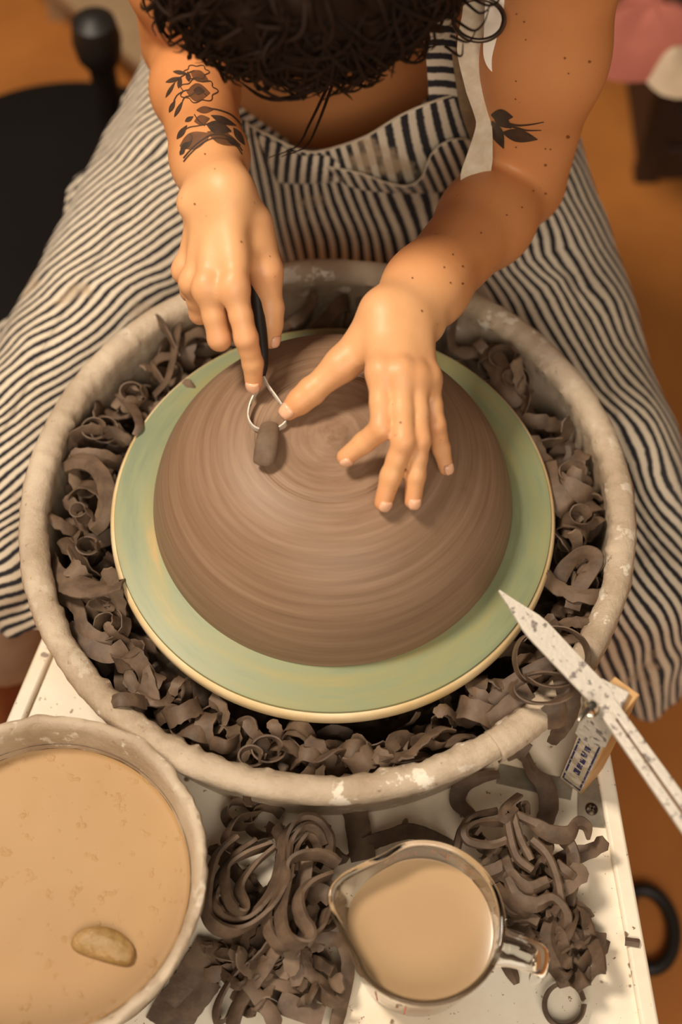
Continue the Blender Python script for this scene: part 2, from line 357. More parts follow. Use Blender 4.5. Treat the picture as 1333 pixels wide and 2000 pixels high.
v, f = lathe(np.stack([rs, zs-.0315], 1), 160, (BC[0], BC[1], 0)); v[:, 2] += .0003*noise(v*60)
obj('residue_ring', lathe([(.1030, -.0305), (.1046, -.0265), (.1052, -.0235), (.1042, -.0225)], 160, (BC[0], BC[1], 0)), MAT['shav2'], bk)
sl = obj('slip_water', (v, f), MAT['slip'], base=(*BC, -.0315), sharp=80); tag(sl, 'smooth tan clay slip filling the cream bucket', 'slip')
c0 = P(202, 1855, -.031)
th = np.linspace(0, math.pi, 14); ph = np.arange(24)*2*math.pi/24; L = .0235
V = []
for t in th:
    for p_ in ph:
        x = math.cos(t); ss = math.sin(t)**.75; q = np.array([x*L, ss*math.cos(p_)*.0115-.004*(1-x*x)*-1, ss*math.sin(p_)*.0085]); V.append(q)
V = np.array(V); V += .0011*noise(V*260)[:, None]*nrm(V) ; ca, sa = math.cos(-.28), math.sin(-.28)
V = np.stack([V[:, 0]*ca-V[:, 1]*sa+c0[0], V[:, 0]*sa+V[:, 1]*ca+c0[1], V[:, 2]-.0315+.002], 1)
sp = obj('sponge', (V, gridfaces(14, 24, True)), MAT['sponge']); tag(sp, 'small wet sponge half sunk in the tan slip', 'sponge')

# ------------------------------------------------------------------ glass measuring cup of slip
CC = np.array([.0644, -.327, -.1095]); CH = .0995
A1 = math.atan2(*(P(653, 1746, -.012)-CC)[[1, 0]])
def cup_r(z): return .0475+.0085*(z/CH)**.8
zs = np.linspace(0, CH, 22); th_ = .0032
prof = [(.0005, 0), (.044, 0), (.0465, .001)]+[(cup_r(z), z) for z in zs[1:]]+[(cup_r(CH)+.0012, CH+.0006), (cup_r(CH)+.001, CH+.0028), (cup_r(CH)-.0012, CH+.0038), (cup_r(CH)-.0032, CH+.0022)]+[(cup_r(z)-th_, z) for z in zs[::-1][:-2]]+[(.040, .006), (.0005, .0055)]
v, f = lathe(prof, 120)
ang = np.arctan2(v[:, 1], v[:, 0]); da = (ang-A1+math.pi) % (2*math.pi)-math.pi
kz = np.clip((v[:, 2]-.055)/(CH-.055), 0, 1.1)**1.6; push = .0115*np.exp(-(da/.34)**2)*kz-.0022*np.exp(-((np.abs(da)-.75)/.22)**2)*kz
rr = np.stack([np.cos(ang), np.sin(ang), 0*ang], 1); v = v+rr*push[:, None]; v[:, 2] += .0022*np.exp(-(da/.3)**2)*kz
cup = thing('measuring_cup', tuple(CC), 'clear glass measuring cup of pale slip with red markings and spout', 'measuring cup')
obj('glass_body', (v+CC, f), MAT['glass'], cup, sharp=80)
A2 = math.atan2(*(P(1052, 1878, -.03)-CC)[[1, 0]]); hd = np.array([math.cos(A2), math.sin(A2), 0])
hp = catmull([CC+hd*.0535+[0, 0, .088], CC+hd*.064+[0, 0, .091], CC+hd*.076+[0, 0, .090], CC+hd*.0865+[0, 0, .083], CC+hd*.090+[0, 0, .068], CC+hd*.088+[0, 0, .048], CC+hd*.085+[0, 0, .034]], 26)
wd = np.interp(np.linspace(0, 1, 26), [0, .15, .6, .92, 1], [.030, .024, .021, .019, .011])
hv, hf = tube(hp, wd/2, 20, True, flat=.36); obj('handle', (hv, hf), MAT['glass'], cup, sharp=80)
LZ = .075
lq = [(.00002, .0062), (.0398, .0064)]+[(cup_r(z)-th_+.0003, z) for z in np.linspace(.009, LZ, 14)]
v, f = lathe(lq, 120); v2, f2 = lathe([(cup_r(LZ)-th_+.0003, LZ), (cup_r(LZ)-th_-.0015, LZ-.0008), (.03, LZ-.001), (.00002, LZ-.001)], 120)
ang = np.arctan2(v[:, 1], v[:, 0]); 
def spoutshift(v):
    ang = np.arctan2(v[:, 1], v[:, 0]); da = (ang-A1+math.pi) % (2*math.pi)-math.pi; kz = np.clip((v[:, 2]-.055)/(CH-.055), 0, 1.1)**1.6*np.clip(np.hypot(v[:, 0], v[:, 1])/.045, 0, 1)
    return v+np.stack([np.cos(ang), np.sin(ang), 0*ang], 1)*((.0115*np.exp(-(da/.34)**2)-.0022*np.exp(-((np.abs(da)-.75)/.22)**2))*kz)[:, None]
lv, lf = join((spoutshift(v), f), (spoutshift(v2), f2))
ml = obj('slip_water', (lv+CC, lf), MAT['slip2'], base=tuple(CC+[0, 0, .006]), sharp=60); tag(ml, 'pale milky slip inside the glass measuring cup', 'slip')
def text_on_cup(s, a0, z0, size, flip=False):
    cu = bpy.data.curves.new('t', 'FONT'); cu.body = s; cu.size = size; to = bpy.data.objects.new('t', cu); SC.collection.objects.link(to)
    me = to.to_mesh(); V = np.array([tuple(q.co) for q in me.vertices]); Fc = [tuple(q.vertices) for q in me.polygons]; to.to_mesh_clear(); bpy.data.objects.remove(to)
    out = []
    for x, y, _ in V:
        z = z0+y; r = cup_r(min(z, CH))+.0003; t = a0+x/r; out.append(CC+np.array([r*math.cos(t), r*math.sin(t), z]))
    return out, Fc
def tick(a0, a1, z0, z1):
    g = []
    for z in (z0, z1):
        for t in np.linspace(a0, a1, 8): r = cup_r(z)+.0003; g.append(CC+np.array([r*math.cos(t), r*math.sin(t), z]))
    return g, gridfaces(2, 8)
R_ = math.radians
for s, a0, z0, sz in (('2 CUPS', R_(92), .0800, .0085),):
    obj('red_lettering', text_on_cup(s, a0, z0, sz), MAT['red'], cup, smooth=False)
for a0, a1, z0, z1 in ((R_(80), R_(81.2), .080, .090), (R_(68), R_(69.2), .078, .089), (R_(50), R_(80), .0895, .0902), (R_(231), R_(232.3), .02, .075), (R_(256), R_(257.3), .016, .075), (R_(236), R_(252), .047, .0478), (R_(236), R_(252), .036, .0368), (R_(260), R_(276), .05, .0508), (R_(260), R_(276), .06, .0608), (R_(47), R_(60), .079, .0805), (R_(44), R_(56), .084, .0855)):
    obj('red_mark', tick(a0, a1, z0, z1), MAT['red'], cup, smooth=False)

# ------------------------------------------------------------------ pointer gauge on its wooden post
g0 = P(1136, 1553, DZ+.002); gl = P(1093, 1520, DZ+.002); gr = g0+np.array([.019, .021, 0]); gb = gl+(gr-g0); HT = .165
gauge = thing('pointer_gauge', tuple((g0+gb)/2), 'clay-spattered metal pointer gauge clamped on a wooden post at the deck corner', 'pointer gauge')
up = np.array([0, 0, HT]); q4 = [g0, gr, gb, gl]
pv = [*q4, *[q+up for q in q4]]; ctop = sum(q4)/4+up
obj('wooden_post', (pv, box((0, 0, 0), (1, 1, 1))[1]), MAT['wood'], gauge, smooth=False, bevel=.001)
lx = gl-g0; nf = nrm(np.cross([0, 0, 1], lx)); 
if nf@(g0-gb) < 0: nf = -nf
def onface(s, h): return g0+lx*s+np.array([0, 0, h])+nf*.0006
def facequad(s0, s1, h0, h1, lift=0): return [onface(s0, h0)+nf*lift, onface(s1, h0)+nf*lift, onface(s1, h1)+nf*lift, onface(s0, h1)+nf*lift], [(0, 1, 2, 3)]
lab = obj('paper_label', facequad(.04, .96, .003, .13), MAT['paper'], gauge, smooth=False)
for s0, s1, h0, h1 in ((.10, .17, .008, .12), (.83, .90, .008, .12), (.10, .90, .008, .0105)):
    obj('blue_border', facequad(s0, s1, h0, h1, .0003), MAT['blue'], lab, smooth=False)
for k in range(5):
    obj('blue_print', facequad(.36+.02*(k % 2), .62-.03*(k % 3), .035+k*.013, .0445+k*.013, .0003), MAT['blue'], lab, smooth=False)
# metal clamp plate lying on the post's upper face and top
pc = ctop+np.array([-.006, -.002, .003]); px_ = nrm(P(1205, 1385, 0)-P(1136, 1350, 0)); py_ = nrm(np.cross([0, 0, 1], px_))
plv, plf = obox(pc, px_*.0112, py_*.0125, (0, 0, .0022)); obj('clamp_plate', (plv, plf), MAT['gauge'], gauge, smooth=False, bevel=.0012)
fp = [onface(-.06, HT+.003)+nf*.001, onface(1.06, HT+.003)+nf*.001, onface(1.06, HT-.055)+nf*.001, onface(.5, HT-.062)+nf*.001, onface(-.06, HT-.042)+nf*.001]
obj('clamp_plate', (fp+[q+nf*.0018 for q in fp], [tuple(range(5))[::-1], tuple(range(5, 10))]+[(i, (i+1) % 5, 5+(i+1) % 5, 5+i) for i in range(5)]), MAT['gauge'], gauge, smooth=False)
# pointer blade
tip = P(975, 1154, .075); hin = P(1172, 1362, HT+DZ+.008); ax = nrm(hin-tip); sd = nrm(np.cross([0, 0, 1], ax)); ln = np.linalg.norm(hin-tip)
out = [(0, .0006), (.012, .0035), (.032, .0092), (.040, .0102), (ln, .0098), (ln+.014, .006)]
pts = [tip+ax*t+sd*w_ for t, w_ in out]+[tip+ax*t-sd*w_*.8 for t, w_ in out[::-1]]
n = len(pts); up2 = np.cross(ax, sd); up2 *= np.sign(up2[2])*.0012
obj('pointer_blade', ([q-up2 for q in pts]+[q+up2 for q in pts], [tuple(range(n)), tuple(range(n, 2*n))[::-1]]+[(i, n+i, n+(i+1) % n, (i+1) % n) for i in range(n)]), MAT['gauge'], gauge, smooth=False)
# double bar running off to the right
for s in (-1, 1):
    a_ = P(1180+s*7, 1372-s*9, HT+DZ+.006); b_ = P(1385+s*9, 1660-s*11, HT+DZ+.02); u_ = nrm(b_-a_); s_ = nrm(np.cross([0, 0, 1], u_))
    obj('slotted_bar', obox((a_+b_)/2, u_*np.linalg.norm(b_-a_)/2, s_*.0034, np.cross(u_, s_)*.0022), MAT['gauge'], gauge, smooth=False, bevel=.0006)
wn = P(1155, 1384, HT+DZ+.012)
obj('wing_bolt', lathe([(0, .008), (.003, .0075), (.0048, .005), (.005, .001), (.0062, 0), (.0062, -.002), (0, -.002)][::-1], 20, wn), MAT['chrome'], gauge)
obj('wing', tube([wn+[0, 0, .005], wn+[-.006, -.006, .007], wn+[-.010, -.011, .006]], [.0026, .0022, .0014], 10, flat=.6), MAT['chrome'], gauge)

# ------------------------------------------------------------------ background things on the floor
dc = P(118, 395, -.33)[:2]
drum = thing('round_drum', (dc[0], dc[1], -.58), 'big black rounded drum standing on the floor behind the striped apron', 'drum')
obj('body', lathe([(0.001, -.58), (.205, -.58), (.215, -.56), (.222, -.37), (.216, -.345), (.195, -.332), (.1, -.325), (0.001, -.323)], 90, (*dc, 0)), MAT['dark'], drum)
obj('rim_band', lathe([(.221, -.42), (.228, -.415), (.228, -.395), (.221, -.39)], 90, (*dc, 0), True), MAT['dark'], drum)
k0 = P(186, 62, -.17); k0[2] = -.58
kn = thing('stool_post', tuple(k0), 'small black knobbed post poking up behind the black drum', 'post')
obj('post', lathe([(.03, 0), (.022, .02), (.016, .05), (.016, .36), (.02, .38)], 20, k0), MAT['rubber'], kn)
obj('knob', lathe([(.018, .36), (.026, .375), (.029, .40), (.025, .425), (.012, .435), (.001, .436)], 20, k0), MAT['rubber'], kn)
pa, pb = P(120, -70, -.46), P(320, 105, -.46); u = nrm(pb-pa); n = np.array([-u[1], u[0], 0])
bench = thing('pale_bench', tuple((pa+pb)/2*[1, 1, 0]+[0, 0, -.58]), 'blurred pale wooden bench plank behind the black drum', 'bench')
obj('plank', obox((pa+pb)/2, (pb-pa)/2*1.6, n*.045, (0, 0, .012)), MAT['plank'], bench, smooth=False, bevel=.003)
for s in (-1, 1):
    lc = (pa+pb)/2+(pb-pa)/2*s*1.3; obj('leg', box((lc[0]-.015, lc[1]-.015, -.58), (lc[0]+.015, lc[1]+.015, -.472)), MAT['plank'], bench, smooth=False)
# dark drawer crate with cloths on it
c0 = P(1238, 352, -.58); X0, Y0 = c0[0], c0[1]; W_, D_, H_ = .34, .36, .30
crate = thing('wooden_crate', (X0+W_/2, Y0+D_/2, -.58), 'dark wooden crate with horizontal slats on the floor at right', 'crate')
obj('shell', box((X0+.008, Y0+.008, -.58), (X0+W_-.008, Y0+D_-.008, -.58+H_-.004)), MAT['crate'], crate, smooth=False)
for k in range(4):
    z0 = -.575+k*.073
    obj('slat', box((X0+.03, Y0-.004, z0), (X0+W_-.03, Y0+.01, z0+.064)), MAT['crate'], crate, smooth=False, bevel=.003)
for x in (X0, X0+W_-.035): obj('corner_post', box((x, Y0-.008, -.58), (x+.035, Y0+.02, -.58+H_)), MAT['crate'], crate, smooth=False, bevel=.003)
obj('lid', box((X0-.01, Y0-.014, -.58+H_), (X0+W_+.01, Y0+D_+.01, -.56+H_)), MAT['crate'], crate, smooth=False, bevel=.003)
def heap(c, rx, ry, h, seed, n=30):
    V = []
    for i in range(n//2+1):
        t = i/(n//2)
        for j in range(n):
            a_ = j*2*math.pi/n; q = np.array([math.cos(a_)*t, math.sin(a_)*t, 0]); nn = noise(q*2.2+seed); edge = 1+.18*noise(np.array([math.cos(a_)*2, math.sin(a_)*2, seed]))
            V.append((c[0]+q[0]*rx*edge, c[1]+q[1]*ry*edge, c[2]+max(.002, h*(1-t**2.2)*(1+.45*nn)+.006*math.sin(a_*5+seed)*t*(1-t)*4)))
    f = gridfaces(n//2+1, n, True); f.append(tuple(range(n//2*n, n//2*n+n))[::-1]); return V, f
zt = -.56+H_
c = P(1262, 78, zt+.02); o = obj('cloth_bundle', heap((c[0], c[1], zt), .085, .06, .07, 3.3), MAT['pink']); tag(o, 'dusty pink crumpled cloth on the dark crate', 'cloth')
c = P(1305, 92, zt+.02); o = obj('cloth_bundle', heap((c[0]+.03, c[1]-.01, zt), .075, .055, .05, 8.1), MAT['offwhite']); tag(o, 'off-white crumpled cloth beside the pink one on the crate', 'cloth')
# black cable loop on the floor under the deck edge
c = P(1262, 1815, -.57); pts = [c+np.array([.03*math.cos(t), .042*math.sin(t), .002]) for t in np.linspace(-2.2, 2.4, 30)]
pts = [pts[0]+np.array([-.12, -.02, 0])]+pts+[pts[-1]+np.array([-.14, .03, 0])]
o = obj('power_cable', tube(catmull(pts, 60), .008, 10), MAT['rubber']); tag(o, 'black cable looping on the floor beside the wheel deck', 'cable')
# ------------------------------------------------------------------ the potter: body as one surface (signed distance field -> surface nets)
def smin(a, b, k):
    h = np.maximum(k-np.abs(a-b), 0)/k; return np.minimum(a, b)-h*h*k*.25
class Cone:
    def __init__(s, a, b, ra, rb, k=.01, ax=None, fl=1.):
        s.a, s.b, s.ra, s.rb, s.k = np.asarray(a, float), np.asarray(b, float), ra, rb, k
        s.ax = None if ax is None else nrm(ax); s.fl = fl
        s.c = (s.a+s.b)/2; s.R = np.linalg.norm(s.b-s.a)/2+max(ra, rb)
    def __call__(s, p):
        ab = s.b-s.a; q = p-s.a
        if s.ax is not None:
            q = q+(q@s.ax)[..., None]*s.ax*(1/s.fl-1); ab = ab+s.ax*(ab@s.ax)*(1/s.fl-1)
        t = np.clip((q@ab)/(ab@ab+1e-12), 0, 1); d = np.linalg.norm(q-t[..., None]*ab, axis=-1)-(s.ra+(s.rb-s.ra)*t)
        return d*(s.fl if s.ax is not None and s.fl < 1 else 1)
class Ell:
    def __init__(s, c, X, Y, Z, k=.02):
        s.c = np.asarray(c, float); s.M = np.stack([np.asarray(q, float)/np.dot(q, q) for q in (X, Y, Z)], 1); s.k = k; s.R = max(np.linalg.norm(q) for q in (X, Y, Z)); s.m = min(np.linalg.norm(q) for q in (X, Y, Z))
    def __call__(s, p):
        q = (p-s.c)@s.M; l = np.linalg.norm(q, axis=-1); g = np.linalg.norm(q@s.M.T, axis=-1)+1e-9
        return np.where(l < .3, (l-1)*s.m, l*(l-1)/g)
def ev(prim, p, cen, rad):
    out = np.full(p.shape[:2], 1.); m = np.linalg.norm(cen-prim.c, axis=1) < prim.R+rad+prim.k+.012
    if m.any(): out[m] = prim(p[m])
    return out
def field(base, fingers):
    def F(p, cen, rad):
        d = None
        for pr_ in base:
            e = ev(pr_, p, cen, rad); d = e if d is None else smin(d, e, pr_.k)
        D = d
        for chain, k in fingers:
            fd = None
            for pr_ in chain:
                e = ev(pr_, p, cen, rad); fd = e if fd is None else smin(fd, e, pr_.k)
            D = np.minimum(D, smin(d, fd, k))
        return D
    return F
def polygonize(F, lo, hi, h, B=8):
    lo = np.asarray(lo, float); nb = np.ceil((np.asarray(hi)-lo)/(h*B)).astype(int); N = nb*B
    I = np.stack(np.meshgrid(*[np.arange(q) for q in nb], indexing='ij'), -1).reshape(-1, 3)
    cen = lo+(I+.5)*h*B; rad = h*B*.87
    d = F(cen[:, None, :], cen, rad)[:, 0]; I = I[np.abs(d) < rad+.008]
    loc = np.stack(np.meshgrid(*[np.arange(B+1)]*3, indexing='ij'), -1).reshape(-1, 3)
    keys, pos, quads = [], [], []
    cor = np.array([(i, j, k) for i in (0, 1) for j in (0, 1) for k in (0, 1)]); NN = N+3
    key = lambda c: ((c[..., 0]+1)*NN[1]+c[..., 1]+1)*NN[2]+c[..., 2]+1
    edges = [(a, b) for a in range(8) for b in range(a+1, 8) if np.abs(cor[a]-cor[b]).sum() == 1]
    for s in range(0, len(I), 1500):
        J = I[s:s+1500]; g = J[:, None]*B+loc[None]; p = lo+g*h; c_ = lo+(J+.5)*h*B
        D = F(p, c_, rad).reshape(-1, B+1, B+1, B+1)
        C = np.stack([D[:, i:i+B, j:j+B, k:k+B] for i, j, k in cor], -1); ins = C < 0
        mixed = ins.any(-1) & ~ins.all(-1); ix = np.argwhere(mixed)
        if len(ix) == 0: continue
        cell = J[ix[:, 0]]*B+ix[:, 1:]; cv = C[mixed]; acc = np.zeros((len(ix), 3)); cnt = np.zeros(len(ix))
        for a, b in edges:
            m = (cv[:, a] < 0) != (cv[:, b] < 0); t = cv[m, a]/(cv[m, a]-cv[m, b]); acc[m] += cor[a]+t[:, None]*(cor[b]-cor[a]); cnt[m] += 1
        keys.append(key(cell)); pos.append(lo+(cell+acc/cnt[:, None])*h)
        for ax in range(3):
            o_ = [0, 0, 0]; o_[ax] = 1; ci = 4*o_[0]+2*o_[1]+o_[2]
            m = mixed & (ins[..., 0] != ins[..., ci]); e = np.argwhere(m)
            if len(e) == 0: continue
            c0_ = J[e[:, 0]]*B+e[:, 1:]; u = np.eye(3, dtype=int)[(ax+1) % 3]; v_ = np.eye(3, dtype=int)[(ax+2) % 3]
            q = np.stack([key(c0_), key(c0_-u), key(c0_-u-v_), key(c0_-v_)], 1); fl = ins[..., 0][m]
            q[~fl] = q[~fl][:, ::-1]; quads.append(q)
    K = np.concatenate(keys); V = np.concatenate(pos); Q = np.concatenate(quads); o_ = np.argsort(K); K = K[o_]; V = V[o_]
    ii = np.searchsorted(K, Q); ii = np.minimum(ii, len(K)-1); ok = (K[ii] == Q).all(1)
    return V, ii[ok]

# --- skeleton (each joint where the photograph shows it, at its own height)
J = lambda x, y, z: P(x, y, z)
W2 = J(782, 618, .150); E2 = J(1012, 352, .062); S2 = J(1125, -190, .33)
W1 = J(424, 374, .192); E1 = J(362, 84, .100); S1 = J(365, -240, .33)
H2 = dict(index=[J(744, 727, .156), J(747, 836, .140), J(712, 864, .126), J(675, 893, .116)],
          middle=[J(784, 730, .158), J(789, 862, .139), J(764, 930, .119), J(749, 982, .1045)],
          ring=[J(813, 738, .153), J(820, 860, .134), J(812, 928, .116), J(807, 979, .102)],
          pinky=[J(838, 742, .145), J(852, 830, .126), J(862, 875, .110), J(872, 914, .099)],
          thumb=[J(732, 652, .140), J(668, 712, .130), J(609, 764, .118), J(563, 804, .1085)])
H1 = dict(index=[J(458, 562, .172), J(481, 661, .147), J(494, 709, .128), J(496, 750, .112)],
          middle=[J(405, 562, .168), J(429, 662, .138), J(434, 640, .118), J(428, 600, .116)],
          ring=[J(378, 550, .158), J(391, 612, .124), J(410, 596, .106), J(420, 560, .108)],
          pinky=[J(362, 528, .146), J(371, 570, .116), J(394, 560, .100), J(412, 535, .104)],
          thumb=[J(492, 440, .172), J(519, 530, .150), J(528, 602, .128), J(529, 664, .112)])
RAD = dict(index=(.0098, .0088, .0078, .0066), middle=(.0096, .0088, .0078, .0067), ring=(.0090, .0083, .0074, .0064), pinky=(.0080, .0073, .0066, .0057), thumb=(.0120, .0104, .0094, .0070))
base = []
# torso, shoulders, neck, head
TS = np.array([-.015, .43, .2])
base += [Ell((-.01, .54, -.02), (.155, 0, 0), (0, .11, 0), (0, 0, .12), .05), Ell((-.01, .50, .09), (.125, 0, 0), (0, .10, 0), (0, 0, .13), .06), Ell((-.005, .455, .21), (.145, 0, 0), (0, .095, -.02), (0, .03, .13), .06),
         Cone((-.13, .42, .30), (.13, .41, .30), .055, .055, .05), Cone(S1, (-.10, .41, .30), .047, .055, .04), Cone(S2, (.11, .39, .30), .047, .055, .04)]
HC = np.array([-.018, .262, .335]); FD = nrm([.02, -.50, -.87]); TD = nrm([0, -.87, .5]); LD = np.array([1., 0, 0])
base += [Cone((-.012, .40, .325), HC-TD*.055-FD*.02, .052, .046, .03), Ell(HC, LD*.073, FD*.088, TD*.082, .02), Ell(HC-TD*.05+FD*.035, LD*.056, FD*.055, TD*.066, .02), Ell(HC-TD*.105+FD*.062, LD*.024, FD*.02, TD*.018, .025),
         Cone(HC-TD*.015+FD*.088, HC-TD*.055+FD*.103, .007, .011, .012), Cone(HC-TD*.058+FD*.097-LD*.010, HC-TD*.058+FD*.097+LD*.010, .008, .008, .006),
         Cone(HC-TD*.079+FD*.083-LD*.016, HC-TD*.079+FD*.083+LD*.016, .006, .006, .004), Cone(HC-TD*.086+FD*.081-LD*.013, HC-TD*.086+FD*.081+LD*.013, .0065, .0065, .003),
         Cone(HC+TD*.004+FD*.082-LD*.042, HC+TD*.006+FD*.090-LD*.014, .009, .009, .012), Cone(HC+TD*.004+FD*.082+LD*.042, HC+TD*.006+FD*.090+LD*.014, .009, .009, .012),
         Ell(HC-TD*.014+FD*.076-LD*.030, LD*.013, FD*.011, TD*.011, .003), Ell(HC-TD*.014+FD*.076+LD*.030, LD*.013, FD*.011, TD*.011, .003),
         Ell(HC-TD*.03-LD*.074, LD*.008, FD*.016, TD*.028, .006), Ell(HC-TD*.03+LD*.074, LD*.008, FD*.016, TD*.028, .006)]
# arms: upper arm and forearm meet in a crease at the elbow
def along(a, b, t): return a+(b-a)*t
M2 = along(E2, W2, .30)+np.array([0, 0, -.004]); M1 = along(E1, W1, .35)
base += [Cone(S2, along(S2, E2, .5), .047, .045, .03), Cone(along(S2, E2, .5), E2, .045, .041, .03),
         Cone(S1, along(S1, E1, .5), .046, .044, .03), Cone(along(S1, E1, .5), E1, .044, .039, .03)]
n2 = nrm(np.cross(H2['pinky'][0]-W2, H2['index'][0]-W2)); n1 = nrm(np.cross(H1['index'][0]-W1, H1['pinky'][0]-W1))
base += [Cone(E2, M2, .0395, .0365, .007), Cone(M2, along(M2, W2, .72), .0365, .0285, .02), Cone(along(M2, W2, .72), W2, .0285, .0265, .02, n2, .8),
         Cone(E1, M1, .0350, .0335, .007), Cone(M1, along(M1, W1, .7), .0335, .0275, .02), Cone(along(M1, W1, .7), W1, .0275, .0255, .02, n1, .82)]
u2 = J(838, 640, .138); base.append(Ell(u2, (.009, 0, 0), (0, .010, 0), (0, 0, .009), .014))          # wrist bones
u1 = J(371, 398, .186); base.append(Ell(u1, (.009, 0, 0), (0, .010, 0), (0, 0, .009), .014))
fingers = []
def hand(Hd, W, nd, side, knk):
    # metacarpals and the pad of the palm
    wi = nrm(Hd['index'][0]-Hd['pinky'][0])
    for nm, off, r0, r1 in (('index', .012, .0130, .0100), ('middle', .004, .0134, .0100), ('ring', -.004, .0132, .0094), ('pinky', -.011, .0122, .0086)):
        base.append(Cone(W+wi*off, Hd[nm][0]-nd*.0015, r0, r1, .009))
    pc_ = (W+Hd['index'][0]+Hd['pinky'][0]+Hd['middle'][0])/4
    base.append(Cone(along(W, pc_, .4)-nd*.008, (Hd['index'][0]*.45+Hd['pinky'][0]*.55)*.85+W*.15-nd*.009, .0150, .0125, .010))
    for nm in ('index', 'middle', 'ring', 'pinky'):
        base.append(Ell(Hd[nm][0]+nd*.0035, wi*.0070, nrm(Hd[nm][0]-W)*.0090, nd*.0072, .007))            # knuckle
    T = Hd['thumb']; base.append(Cone(W+wi*.011-nd*.005, T[0], .0135, .0140, .020)); base.append(Cone(T[0], T[1], .0145, RAD['thumb'][0], .009))
    base.append(Cone(along(T[0], T[1], .45), along(W, Hd['index'][0], .72)-nd*.005, .0085, .0075, .013))     # web of the thumb
    for nm in ('index', 'middle', 'ring', 'pinky'):
        p_ = Hd[nm]; r = RAD[nm]; ch = [Cone(p_[0], along(p_[0], p_[1], .55), r[0], r[1]*.97, .003), Cone(along(p_[0], p_[1], .55), p_[1], r[1]*.97, r[1], .003), Cone(p_[1], along(p_[1], p_[2], .5), r[1], r[2]*.97, .003), Cone(along(p_[1], p_[2], .5), p_[2], r[2]*.97, r[2], .003), Cone(p_[2], p_[3], r[2], r[3], .003)]
        fingers.append((ch, .006))
    p_ = T; r = RAD['thumb']; fingers.append(([Cone(p_[1], along(p_[1], p_[2], .5), r[0]*.95, r[1]*.95, .004), Cone(along(p_[1], p_[2], .5), p_[2], r[1]*.95, r[1], .004), Cone(p_[2], along(p_[2], p_[3], .5), r[1], r[2], .004), Cone(along(p_[2], p_[3], .5), p_[3], r[2], r[3], .004)], .009))
    for nm in Hd: knk.extend([(Hd[nm][0], .012, .7), (Hd[nm][1], .010, 1.), (Hd[nm][-1], .010, .8)])
knk = []
if n2@(-CF) < 0: n2 = -n2
if n1@(-CF) < 0: n1 = -n1
hand(H2, W2, n2, 1, knk); hand(H1, W1, n1, -1, knk)
bv, bf = polygonize(field(base, fingers), (-.26, -.09, -.15), (.26, .68, .50), .0021)
hm = np.zeros(len(bv)); km = np.zeros(len(bv))
for Hd, W in ((H1, W1), (H2, W2)):
    mid = (W+Hd['middle'][0])/2; hm = np.maximum(hm, np.clip((.125-np.linalg.norm(bv-(mid*.6+Hd['middle'][1]*.4), axis=1))/.06, 0, 1))
for c, s, a_ in knk: km = np.maximum(km, a_*np.exp(-((bv-c)**2).sum(1)/(2*s*s)))
person = thing('person', (0, .5, -.58), 'person in a striped apron leaning over the wheel, trimming clay with both hands', 'person')
obj('body', (bv, bf), MAT['skin'], person, sharp=None, attr=dict(hand=hm, knuckle=km))
BVH = BVHTree.FromPolygons([tuple(q) for q in bv], [tuple(int(i) for i in q) for q in bf])
def hit(px, py):
    r = nrm(ray(px, py)); loc, n, i, d = BVH.ray_cast(Vector(CAM), Vector(r))
    return None if loc is None else (np.array(loc), np.array(n))
# fingernails
def nail(p_, r, wdt=.0058, lng=.0062, face=None):
    d_ = nrm(p_[-1]-p_[-2]); up = -CF if face is None else np.asarray(face, float); up = nrm(up-d_*(up@d_)); s = np.cross(d_, up); c = p_[-1]+d_*r*.30; V = []
    for i in range(7):
        t = i/6*2-1
        for j in range(7):
            u = j/6*2-1; ww = wdt*(1-.22*max(0, -t)**2-.30*max(0, t)**3); q = c+d_*(t*lng+.0005)+s*u*ww+up*r*(1.0 if t < .5 else .95)*math.sqrt(max(.2, 1-(u*ww/r)**2))
            loc, n, *_ = BVH.find_nearest(Vector(q)); loc = np.array(loc); n = np.array(n); g = .0007 if (abs(t) < .99 and abs(u) < .99) else .0002
            V.append(loc+n*g)
    return V, gridfaces(7, 7)
for nm, p_ in H2.items(): obj('fingernail', nail(p_, RAD[nm][3], .0066 if nm == 'thumb' else .0054 if nm != 'pinky' else .0044, .0066 if nm == 'thumb' else .0056, face=-CF+({'index': .9*CR-1.2*CU*0-.9*CU, 'middle': .55*CR, 'ring': .3*CR, 'pinky': .45*CR, 'thumb': .3*CU}[nm])), MAT['nail'], person, solid=.0006, sharp=None)
for nm in ('index', 'thumb'): obj('fingernail', nail(H1[nm], RAD[nm][3], .0058, .0062, face=-CF+({'index': -.15*CR, 'thumb': 1.5*CR}[nm])), MAT['nail'], person, solid=.0006, sharp=None)
# tattoos and moles: thin ink strokes lying on the skin
def stroke(pts, wpx, n=None, lift=.0004):
    pts = np.asarray(pts, float); n = n or max(4, int(np.linalg.norm(np.diff(pts, axis=0), axis=1).sum()/3)); q = catmull(pts, n) if len(pts) > 2 else np.linspace(pts[0], pts[1], n)
    T = np.gradient(q, axis=0); T /= np.linalg.norm(T, axis=1)[:, None]+1e-9; S = np.stack([-T[:, 1], T[:, 0]], 1); V = []; F_ = []
    wpx = np.interp(np.linspace(0, 1, n), np.linspace(0, 1, len(wpx)), wpx) if np.ndim(wpx) else np.full(n, wpx); row = 0; m = 5; prev = False
    for i in range(n):
        hs = [hit(*(q[i]+S[i]*wpx[i]/2*u)) for u in np.linspace(-1, 1, m)]
        if any(h is None for h in hs): prev = False; continue
        V += [h[0]+h[1]*lift for h in hs]
        if prev: F_ += [(len(V)-2*m+j, len(V)-2*m+j+1, len(V)-m+j+1, len(V)-m+j) for j in range(m-1)]
        prev = True
    return (V, F_) if F_ else (np.zeros((0, 3)), [])
